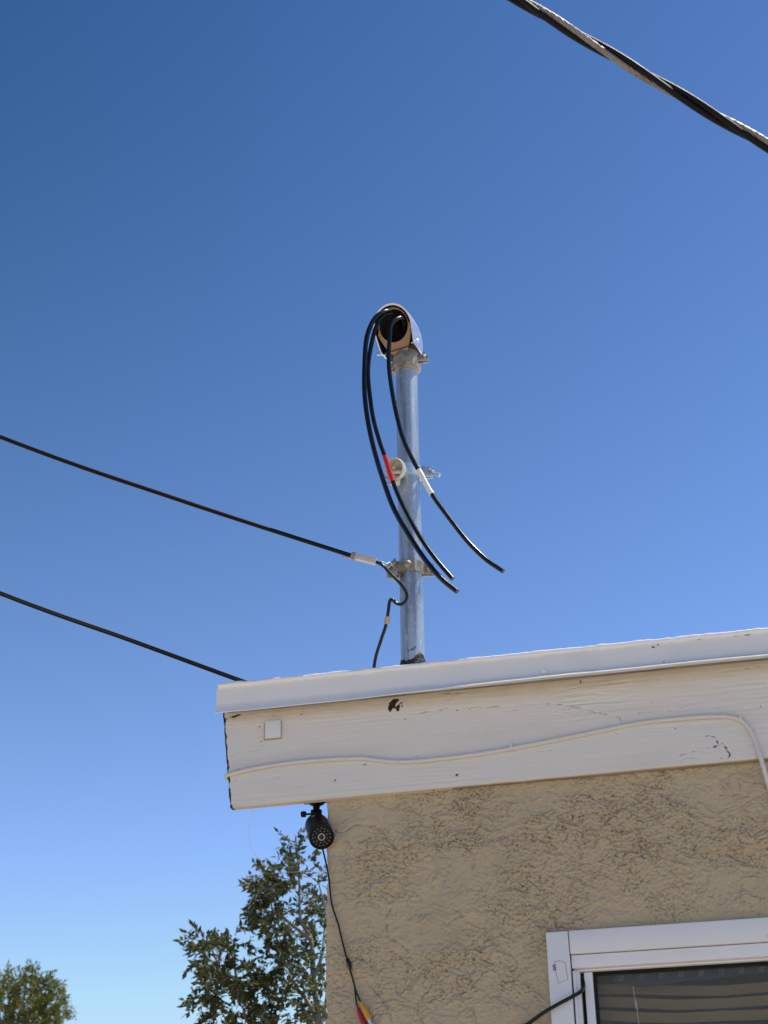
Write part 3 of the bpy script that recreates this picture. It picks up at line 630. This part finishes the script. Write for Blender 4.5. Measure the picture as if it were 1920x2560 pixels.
bt = MB(); d = (rgt*.82+Vector((0, 0, -.45))+to_c*.3).normalized(); q = o+rgt*.052+to_c*.006
bt.lathe([(.0038, 0), (.0038, .030), (.0062, .031), (.0062, .037), (.004, .038)], q, d, 10).lathe([(.0090, .008), (.0090, .015)], q, d, 6).lathe([(.0115, .004), (.0115, .0065)], q, d, 14); bt.build('bolt', M['zinc'], ib, 30)
# porcelain bowl: oval cup opening towards the lower left, with a saddle across it
ic = on_y(992, 1174, YB-.022); ia = (to_c*.80-rgt*.52-Vector((0, 0, .22))).normalized()
pc = MB(); pc.lathe([(.010, -.020), (.022, -.016), (.029, -.004), (.0315, .010), (.0305, .0135), (.0275, .013), (.0255, .008), (.022, -.003), (.012, -.009), (0.0, -.010)], ic, ia, 36, up=(0, 0, 1))
cz = ic
v = []
for p in pc.v: p = Vector(p)-ic; a_ = Vector((0, 0, 1)); a_ = (a_-ia*a_.dot(ia)).normalized(); b_ = ia.cross(a_); v.append(tuple(ic+ia*p.dot(ia)+a_*p.dot(a_)*.98+b_*p.dot(b_)*.90))
pc.v = v; pc.build('porcelain_cup', M['porcelain'], ib, 35)
MB().lathe([(.006, -.012), (.0055, .011), (.003, .0135)], ic+a_*.004+b_*.002, ia, 12).tube([ic+b_*.022-a_*.006+ia*.005, ic-a_*.009+ia*.009, ic-b_*.021-a_*.015+ia*.006], .0058, 10, n=8).build('porcelain_saddle', M['porcelain'], ib, 35)
q = on_y(988, 1200, YB-.012)
MB().box(-.013, .013, -.012, .012, -.012, .010, .003, Matrix.Translation(q) @ Matrix.Rotation(.3, 4, 'Z')).build('porcelain_foot', M['porcelain'], ib, 35)
bt = MB(); q = on_y(973, 1196, YB-.008); bt.lathe([(.0035, -.02), (.0035, .014), (.0075, .0142), (.0075, .020)], q, (-.75, -.6, -.05), 6).lathe([(.0035, -.01), (.0035, .012), (.0065, .0122), (.0065, .017)], q+Vector((.002, 0, -.017)), (-.7, -.65, -.1), 6); bt.build('bolt', M['zinc'], ib, 30)

# old pipe clamp lower down
lc = thing('pipe_clamp', 'weathered steel two-bolt pipe clamp low on the mast', 'clamp', pole_at(1428)); o = pole_at(1427)
MC = Matrix.Translation(o) @ Matrix(((rgt.x, -to_c.x, 0, 0), (rgt.y, -to_c.y, 0, 0), (0, 0, 1, 0), (0, 0, 0, 1)))
pp = [(-.046, -.026), (-.026, -.030), (-.012, -.039), (.010, -.039), (.026, -.028), (.034, -.012), (.056, -.010)]
st = MB()
for i in range(len(pp)-1):
    a, b2 = Vector((*pp[i], 0)), Vector((*pp[i+1], 0)); d = (b2-a).normalized(); nrm = Vector((d.y, -d.x, 0))
    vs = [MC @ (p+nrm*k+Vector((0, 0, z))) for k in (0, -.003) for z in (-.0145, .0145) for p in (a-d*.0008, b2+d*.0008)]
    st.add(vs, [(0, 1, 3, 2), (5, 4, 6, 7), (0, 4, 5, 1), (2, 3, 7, 6), (0, 2, 6, 4), (1, 5, 7, 3)])
st.build('front_strap', M['dull'], lc, 25)
st = MB(); st.lathe([(PR+.0006, -.013), (PR+.0034, -.013), (PR+.0034, .013), (PR+.0006, .013)], o, ax, 36)
st.box(.030, .060, -.004, -.001, -.019, .016, .001, MC).box(-.062, -.030, -.014, -.010, -.026, .010, .001, MC).box(-.044, -.038, -.034, -.010, -.036, .021, .001, MC).box(-.052, -.034, -.040, -.036, -.030, -.012, .001, MC)
st.build('back_strap', M['dull'], lc, 25)
def dome(q, d, r): return MB().lathe([(r, 0), (r*1.0, .0015), (r*.9, .004), (r*.6, .0062), (r*.2, .0072)], q, d, 16)
for (x, y, z, r) in ((-.008, -.0395, .0, .0105), (.046, -.0105, .001, .009)):
    dome(MC @ Vector((x, y, z)), to_c, r).build('bolt', M['dull'], lc, 30)
MB().lathe([(.004, -.02), (.004, .0), (.014, .001), (.0155, .004), (.013, .008), (.006, .010)], MC @ Vector((-.046, -.030, .002)), (Vector((0, 0, 1))*.55+to_c*.3-rgt*.5), 18).build('bolt', M['dull'], lc, 30)

# ------------------------------------------------------------------ telephone drop clamped to the mast
def cableobj(name, label, P3, r, mat, cat='cable', seg=12, smooth=True, flat=1.0):
    C3 = catmull(P3, 10) if smooth else P3
    return tag(MB().tube(C3, r, seg, smooth=False, flat=flat).build(name, mat, None, 50), label, cat), C3
a0 = at_depth(884, 1391, 3.95); a1 = at_depth(440, 1247, 3.97); a2 = at_depth(0, 1092, 4.0); ext = a2+(a2-a1)*6+Vector((0, 0, .5))
wdg0, wdg1 = on_y(889, 1391.5, .03), on_y(941, 1404, .03)
sp = [ext, a2+(a2-a1)*2+Vector((0, 0, .05)), a2, a1, a0, wdg0]
drop, _ = cableobj('telephone_drop_cable', 'upper thin black cable running in from the left to the mast', sp, .0056, M['oldcable'])
tail = [wdg1+(wdg0-wdg1)*.2]+[on_y(x, y, Y) for x, y, Y in ((955, 1412, .032), (975, 1433, .035), (998, 1456, .04), (1012, 1475, .047), (1017.5, 1491, .052), (1013, 1504, .056), (1001, 1511, .058), (989, 1507, .055), (982, 1500, .052), (976, 1500, .052), (973, 1510, .054), (969, 1540, .06), (964, 1566, .068), (952, 1602, .08), (937, 1655, .10))]
e = tail[-1]; tail.append(Vector((e.x-.012, .115, roof_z(.115)-.005)))
MB().tube(tail, .0042, 12, n=8).build('cable_tail', M['rubber'], drop, 50)
d = (wdg1-wdg0); Lw = d.length; dn = d.normalized(); upv = Vector((0, 0, 1)); upv = (upv-dn*upv.dot(dn)).normalized(); sd = dn.cross(upv)
WM = Matrix.Translation(wdg0) @ Matrix(((dn.x, sd.x, upv.x, 0), (dn.y, sd.y, upv.y, 0), (dn.z, sd.z, upv.z, 0), (0, 0, 0, 1)))
wc = thing('drop_wire_wedge', 'grey wedge clamp gripping the upper black cable beside the mast', 'clamp', wdg0)
MB().box(0, Lw, -.008, .008, -.0085, .0085, .0030, WM).box(Lw*.1, Lw*.9, -.0088, -.0075, -.004, .004, .0005, WM).build('shell', M['wedge'], wc, 30)
MB().box(-.034, .002, -.003, .003, -.0095, -.0075, .0005, WM).box(-.012, .001, -.006, .006, -.007, .009, .001, WM).build('wedge_tongue', M['dull'], wc, 30)
bq = [wdg1, wdg1+Vector((.014, 0, -.002)), on_y(966, 1409, .04), on_y(975, 1406, .05), on_y(980, 1414, .06)]
MB().tube(bq, .0013, 8).build('bail_wire', M['zinc'], wc, 50)
fr = [on_y(970.5, 1541, .0605), on_y(966, 1560, .066)]; d = (fr[1]-fr[0])
tag(MB().lathe([(.0060, 0), (.0075, .001), (.0075, d.length-.001), (.0060, d.length)], fr[0], d, 8).build('cable_ferrule', M['ferrule']), 'small tan ferrule on the black cable left of the pole', 'ferrule')

b0 = on_y(628, 1711, .05); b1 = at_depth(330, 1602, 3.93); b2 = at_depth(0, 1483, 3.93)
low = [b2+(b2-b1)*7+Vector((0, 0, .35)), b2+(b2-b1)*2+Vector((0, 0, .03)), b2, b1, b0, Vector((b0.x+.10, .12, roof_z(.12)+.006)), Vector((b0.x+.6, .5, roof_z(.5)+.006))]
lowc = thing('twin_drop_cable', 'lower black twin cable running in from the left onto the roof edge', 'cable', low[4])
for s in (-1, 1):
    MB().tube([p+Vector((0, s*.0006, s*.0027)) for p in low], .0036, 10, n=10).build('conductor', M['oldcable'], lowc, 50)

# ------------------------------------------------------------------ twisted overhead triplex, upper right
e0 = at_depth(1312, 10, 2.75); e1 = at_depth(1900, 356, 2.62); dr = (e1-e0); Ls = dr.length; dn = dr/Ls
tp = thing('overhead_triplex_cable', 'twisted overhead service cable of two black and one bare wire', 'cable', e0.lerp(e1, .5))
up_ = Vector((0, 0, 1)); up_ = (up_-dn*up_.dot(dn)).normalized(); sd_ = dn.cross(up_)
lay = Ls*.865; cr = .0054
def helix(ph, rad, n=420, a=-3.0, b=4.0, pitch=lay):
    out = []
    for i in range(n+1):
        s = lerp(a, b, i/n)*Ls; t = 2*math.pi*s/pitch+ph; mid = (s/Ls-.5); sag = .010*mid*mid
        out.append(e0+dn*s+Vector((0, 0, sag))+(up_*math.cos(t)+sd_*math.sin(t))*rad)
    return out
PH = 0.0
for k in (1, 2): MB().tube(helix(PH+k*2*math.pi/3, cr*1.155), cr, 12, smooth=False).build('insulated_conductor', M['oldcable'], tp, 50)
bareC = helix(PH, cr*1.10, 1400)
for k in range(6):
    pts = []
    for i, p in enumerate(bareC):
        T = (bareC[min(i+1, 1400)]-bareC[max(i-1, 0)]).normalized(); a = (up_-T*up_.dot(T)).normalized(); b = T.cross(a)
        t = 2*math.pi*(i*7*Ls/1400)/.085+k*math.pi/3; pts.append(p+(a*math.cos(t)+b*math.sin(t))*.0036)
    MB().tube(pts, .0019, 6, smooth=False).build('strand', M['strand'], tp, 60)

# ------------------------------------------------------------------ painted-over cable along the fascia
cab = [(490, 1675), (502, 1671), (550, 1660), (620, 1648.5), (700, 1641), (775, 1638), (805, 1640), (840, 1644.5), (880, 1645), (950, 1639), (1050, 1626), (1160, 1606), (1270, 1584), (1380, 1562), (1470, 1552), (1540, 1547.5), (1580, 1549), (1605, 1559), (1622, 1580), (1635, 1612)]
c3 = [on_y(x*1.1573, y*1.1573, YF-.0045) for x, y in cab]
c3 = [c3[0]+Vector((0, .03, 0)), c3[0]+Vector((-.004, .006, -.001))]+c3[1:]+[on_y(1905, 1905, YF-.006), on_y(1918, 1950, YF+.004), on_y(1927, 1985, -.006), Vector((on_y(1930, 2000, -.004).x+.01, -.006, 2.45)), Vector((on_y(1930, 2000, -.004).x+.01, -.006, 2.2))]
fc, c3s = cableobj('painted_fascia_cable', 'white painted-over cable running along the fascia and curving down', c3, .0052, M['pcable'])
for (x, y) in ((1278, 1870), (1852, 1799)):
    q = on_y(x, y, YF-.005); MB().box(-.0022, .0022, -.0045, .004, -.007, .010, .001, Matrix.Translation(q)).build('cable_clip', M['fascia'], fc)
q0, q1 = on_y(665, 1806, YF), on_y(703, 1845, YF)
pd = MB().box(q0.x, q1.x, YF-.0080, YF+.002, q1.z, q0.z, .0008)
pdo = tag(pd.build('adhesive_pad', M['pad']), 'small square white pad stuck on the fascia near its left end', 'pad')
MB().box(q0.x-.0035, q1.x+.0008, YF-.0036, YF+.002, q1.z-.0028, q0.z-.001, .0006).build('foam_backing', M['ferrule'], pdo)

# ------------------------------------------------------------------ bullet camera under the eave
zb0 = float(zbot(-.02))
cb0 = on_y(791, 2010, .045); CBASE = Vector((cb0.x, .045, zb0+.0195))
bc = thing('security_camera', 'black bullet security camera hanging under the eave at wall corner', 'camera', CBASE)
MB().lathe([(.0225, 0), (.0225, -.004), (.018, -.009), (.0085, -.014), (.0075, -.030), (.0080, -.031)], CBASE, (0, 0, 1), 24).build('base', M['plastic'], bc, 35)
jt = CBASE+Vector((0, 0, -.033)); fcen = on_y(804, 2093, -.030); bk = on_y(792, 2062, .040)
fd = (fcen-bk).normalized(); print('CAMLEN', (fcen-bk).length)
MB().lathe([(.0095, -.013), (.0105, -.010), (.0105, .010), (.0095, .013)], jt, rgt, 16).lathe([(.0088, 0), (.0088, -.028)], jt, (0, 0, 1), 16).build('bracket', M['plastic'], bc, 35)
MB().lathe([(.0025, 0), (.0025, .020), (.0065, .0205), (.0075, .023), (.0075, .030), (.0060, .033)], jt-rgt*.004, -rgt, 10).build('thumb_screw', M['plastic'], bc, 30)
LB = (fcen-bk).length; br_ = .0285
body = MB().lathe([(.008, -.014), (.021, -.012), (.0268, -.004), (br_, .004), (br_, LB*.55), (br_+.0005, LB*.56), (br_+.0012, LB), (br_+.0008, LB+.0012), (br_-.0016, LB+.0012), (br_-.003, LB-.003), (.001, LB-.0035)], bk, fd, 40).build('body', M['plastic'], bc, 30)
ua = (Vector((0, 0, 1))-fd*fd.z).normalized(); ub = fd.cross(ua); fo = bk+fd*(LB-.0035)
MB().lathe([(.0085, 0), (.0085, .003), (.0062, .0032), (.0058, .0012)], fo, fd, 28).build('lens_ring', M['ring'], body, 30)
MB().lathe([(.0056, .0005), (.0050, .0026), (.003, .0036), (.0005, .004)], fo, fd, 24).build('lens', M['lens'], body, 60)
for (rad, cnt, off) in ((.0205, 15, .1), (.0138, 9, .3)):
    for k in range(cnt):
        t = 2*math.pi*k/cnt+off; MB().lathe([(.0017, 0), (.0017, .0012), (.0010, .0022)], fo+(ua*math.cos(t)+ub*math.sin(t))*rad, fd, 8).build('led', M['led'], body, 40)
q = bk+ua*(br_*0)+fd*(LB*.16); vd = (CAM-q).normalized(); sn = (vd-fd*vd.dot(fd)).normalized(); 
MB().box(-.0035, .0035, -.0035, .0035, 0, .0008, 0, Matrix.Translation(q+sn*(br_-.0002)) @ sn.to_track_quat('Z', 'Y').to_matrix().to_4x4()).build('model_sticker', M['ring'], body)
cc = [(800, 2075, .03), (806, 2118, .012), (811, 2140, .0), (816, 2162, -.008), (822, 2195, -.009), (825, 2225, -.009), (829, 2258, -.009), (837, 2285, -.009), (846, 2312, -.009), (855, 2350, -.009), (863, 2382, -.009), (868, 2398, -.009), (874, 2420, -.009), (884, 2455, -.009), (889, 2476, -.009)]
P3 = [on_y(*q) for q in cc]
pig, _ = cableobj('camera_pigtail', 'thin black camera lead hanging down the stucco near the corner', P3, .0021, M['rubber'])
MB().tube([on_y(868, 2397, -.010), on_y(870, 2403, -.010), on_y(874, 2413, -.010), on_y(877, 2420, -.010)], lambda t: .0030+.0018*math.sin(math.pi*min(1, t*.9+.1)), 12, n=6).build('splice_sleeve', M['rubber'], pig)
MB().tube([on_y(*q) for q in ((887, 2470, -.009), (894, 2488, -.010), (902, 2506, -.011))], .0019, 10).build('yellow_lead', M['rubber'], pig)
MB().tube([on_y(*q) for q in ((887, 2470, -.009), (889, 2490, -.010), (891, 2506, -.011), (895, 2520, -.011))], .0019, 10).build('red_lead', M['rubber'], pig)
def boot(pts, r0, r1, mat, name): return MB().tube([on_y(x, y, -.013) for x, y in pts], lambda t: lerp(r0, r1, min(1, t*1.3)), 14, n=8).build(name, mat, pig, 40)
boot([(902, 2505), (909, 2520), (923, 2548)], .0028, .0068, M['yellow'], 'yellow_plug_boot'); boot([(921, 2545), (928, 2560), (936, 2576)], .0058, .0058, M['plug'], 'plug_tip')
boot([(895, 2519), (900, 2535), (916, 2572)], .0028, .0062, M['redboot'], 'red_plug_boot')

# thin filament trailing from the eave to the house corner
tw = [(636, 2012, .01), (629, 2045, .03), (621, 2080, .06), (624, 2105, .08), (634, 2130, .1), (648, 2148, .13), (668, 2163, .16), (700, 2178, .2), (740, 2180, .22), (772, 2176, .22), (795, 2181, .18), (813, 2184, .10), (820, 2186, .04)]
cableobj('thin_white_filament', 'hair-thin pale filament looping below the eave, left of the black camera', [on_y(*q) for q in tw], .0005, M['filament'], 'filament', 6)
# black lead out of the window
wl_ = [(1459, 2440, .02), (1458, 2470, .008), (1450, 2480, -.012), (1430, 2492, -.028), (1400, 2508, -.032), (1360, 2531, -.03), (1320, 2560, -.016), (1285, 2590, -.010)]
wl3 = [on_y(*q) for q in wl_]; wl3 += [Vector((wl3[-1].x-.12, -.010, wl3[-1].z-.16))]
cableobj('window_lead', 'black cable leaving the window frame and crossing the white trim', wl3, .0040, M['rubber'])

# ------------------------------------------------------------------ trees
def leaf_cloud(name, C, D, Nn, L, Wd, mat, parent):
    """one rhombic folded leaf per row: centre C, axis D, side Nn"""
    n = len(C); S = np.cross(D, Nn); S /= np.linalg.norm(S, axis=1, keepdims=True)+1e-9
    L = L[:, None]; Wd = Wd[:, None]; Nn = np.cross(S, D)
    v = np.stack([C, C+D*L*.42+S*Wd+Nn*Wd*.35, C+D*L, C+D*L*.42-S*Wd+Nn*Wd*.35], 1).reshape(-1, 3)
    i = np.arange(n)[:, None]*4; t = np.concatenate([i+[[0, 1, 2]], i+[[0, 2, 3]]], 1).reshape(-1, 3)
    me = bpy.data.meshes.new(name); me.vertices.add(len(v)); me.vertices.foreach_set('co', v.astype(np.float32).ravel())
    me.loops.add(t.size); me.loops.foreach_set('vertex_index', t.astype(np.int32).ravel()); me.polygons.add(len(t))
    me.polygons.foreach_set('loop_start', np.arange(0, t.size, 3, dtype=np.int32)); me.polygons.foreach_set('loop_total', np.full(len(t), 3, dtype=np.int32))
    me.update(calc_edges=True); tint = np.repeat(np.clip(rng.normal(.45, .22, n), 0, 1), 4)
    o = finish(name, me, mat, parent, 10, {'tint': tint}); o['kind'] = 'stuff'; return o
def rand_dir(n, up=0.0):
    d = rng.normal(size=(n, 3)); d[:, 2] += up; return d/np.linalg.norm(d, axis=1, keepdims=True)
def sprays(blobs, dens, spray_len, leaflets, L, Wd):
    Cs, Ds, tw = [], [], []
    for (c, r, k) in blobs:
        for _ in range(int(dens*k)):
            u = rand_dir(1)[0]; p = np.array(c)+u*r*rng.uniform(.15, 1)**.6*np.array([1, 1, .95])
            d = u*.9+rng.normal(size=3)*.55+np.array([0, 0, .15]); d /= np.linalg.norm(d)
            sl_ = spray_len*rng.uniform(.6, 1.2); side = np.cross(d, rng.normal(size=3)); side /= np.linalg.norm(side)
            tw.append((p, p+d*sl_*.6, p+d*sl_-np.array([0, 0, .12*sl_])))
            for j in range(leaflets):
                t = (j+1)/leaflets; q = p+d*sl_*t-np.array([0, 0, .12*sl_*t*t]); s = 1 if j % 2 else -1
                ld = d*.6+side*s*.8+rng.normal(size=3)*.25-np.array([0, 0, .15])
                if j == leaflets-1: ld = d.copy()
                Cs.append(q); Ds.append(ld/np.linalg.norm(ld))
    C = np.array(Cs); D = np.array(Ds); n = len(C); Nn = rng.normal(size=(n, 3)); Nn[:, 2] += .8
    return C, D, Nn, L*rng.uniform(.65, 1.25, n), Wd*rng.uniform(.7, 1.2, n), tw

D1 = 8.6
foot = at_dist(770, 2560, D1); foot.z = 0
t1 = thing('ash_tree', 'leafy tree with pale stems rising just left of the house wall', 'tree', foot)
B1 = [(735, 2108, 20, 3), (742, 2150, 26, 5), (775, 2150, 18, 2), (700, 2190, 24, 5), (722, 2200, 30, 6), (655, 2180, 20, 4), (640, 2190, 18, 4), (640, 2235, 30, 8), (690, 2240, 38, 10), (665, 2275, 34, 9), (795, 2210, 18, 3), (790, 2260, 26, 4), (725, 2290, 34, 6), (660, 2315, 34, 8), (630, 2325, 20, 4), (690, 2340, 38, 10), (770, 2300, 24, 4), (800, 2330, 24, 5), (815, 2250, 20, 3),
      (745, 2340, 30, 6), (700, 2400, 42, 11), (660, 2430, 30, 8), (760, 2400, 34, 7), (810, 2400, 34, 6), (720, 2450, 34, 6), (800, 2480, 30, 5), (780, 2520, 36, 8), (650, 2480, 30, 5), (700, 2520, 40, 8), (740, 2560, 50, 10), (830, 2540, 40, 8),
      (508, 2345, 20, 5), (500, 2390, 24, 6), (575, 2348, 20, 4), (545, 2378, 30, 8), (604, 2355, 12, 1), (480, 2394, 12, 1), (614, 2405, 20, 2), (540, 2420, 38, 11), (600, 2450, 34, 9), (520, 2465, 26, 7), (560, 2480, 42, 13), (505, 2510, 24, 5), (600, 2530, 46, 14), (540, 2545, 40, 11), (650, 2560, 46, 12), (560, 2610, 60, 16), (690, 2620, 70, 16), (800, 2620, 60, 12)]
blobs = []
for (x, y, r, k) in B1:
    c = at_dist(x, y, D1+rng.normal()*.22); blobs.append((np.array(c), r*D1/F*.80, k))
C, D, Nn, L, Wd, tw1 = sprays(blobs, 2.1, .085, 8, .042, .0115)
tint_crown = leaf_cloud('crown', C, D, Nn, L, Wd, M['leaf'], t1)
tb = MB(); ap = lambda x, y, dd=0: at_dist(x, y, D1+dd)
f0 = foot; tb.tube([f0, f0+Vector((.03, .02, .9)), at_dist(800, 2640, D1), ap(798, 2560), ap(783, 2450), ap(778, 2350, .05), ap(752, 2300, .05), ap(748, 2200), ap(740, 2110)], lambda t: lerp(.028, .0035, t**.8), 8, n=6)
for br in ([ap(798, 2560), ap(760, 2490, .1), ap(705, 2440, .15), ap(690, 2330, .1), ap(668, 2200, .05)], [at_dist(800, 2640, D1), ap(715, 2580, .1), ap(620, 2520, 0), ap(560, 2440, -.05), ap(520, 2350, -.05)],
           [ap(778, 2350), ap(740, 2320, -.05), ap(700, 2290, -.05), ap(650, 2270, -.1)], [ap(783, 2450), ap(806, 2380), ap(812, 2280, .1), ap(795, 2200, .1)], [ap(620, 2520), ap(590, 2440, .1), ap(585, 2350, .1)],
           [ap(783, 2450), ap(745, 2420, .1), ap(700, 2400, .1)], [ap(798, 2560), ap(775, 2540), ap(735, 2505), ap(700, 2495)], [ap(560, 2440), ap(500, 2400)], [ap(798, 2590), ap(815, 2500), ap(822, 2420)]):
    tb.tube(br, lambda t: lerp(.013, .0035, t), 6, n=6)
for (a, b, c) in tw1: tb.tube([a, b, c], .0020, 4, n=2, cap=False)
tb.build('trunk', M['bark'], t1, 60)

D2 = 24.0
foot = at_dist(20, 2560, D2); foot.z = 0
t2 = thing('olive_green_tree', 'distant rounded yellow-green tree at the lower left corner of the picture', 'tree', foot)
B2 = [(15, 2435, 18, 6), (70, 2425, 14, 5), (106, 2432, 13, 4), (45, 2455, 24, 9), (95, 2460, 24, 9), (128, 2458, 12, 4), (150, 2480, 14, 5), (20, 2490, 30, 12), (70, 2495, 32, 14), (115, 2500, 28, 11), (152, 2515, 14, 5), (40, 2535, 34, 14), (95, 2540, 34, 14), (135, 2540, 22, 8), (10, 2570, 40, 14), (80, 2590, 50, 18), (130, 2580, 30, 9), (-40, 2470, 40, 14), (-50, 2540, 60, 20), (-20, 2610, 70, 20), (60, 2650, 70, 20)]
blobs = [(np.array(at_dist(x, y+9, D2+rng.normal()*.35)), r*D2/F*.80, k) for (x, y, r, k) in B2]
C, D, Nn, L, Wd, tw2 = sprays(blobs, 4.2, .16, 12, .07, .013)
leaf_cloud('crown', C, D, Nn, L, Wd, M['leaf2'], t2)
tb = MB(); mid = at_dist(20, 2640, D2); tb.tube([foot, foot.lerp(mid, .5)+Vector((.05, 0, 0)), mid, at_dist(35, 2500, D2)], lambda t: lerp(.12, .02, t), 10, n=8)
for (x, y) in ((70, 2440), (110, 2470), (140, 2520), (15, 2450), (-40, 2480), (95, 2540)): tb.tube([mid, mid.lerp(at_dist(x, y, D2), .5)+Vector((.04, 0, .08)), at_dist(x, y, D2)], lambda t: lerp(.04, .008, t), 6, n=6)
tb.build('trunk', M['bark'], t2, 60)
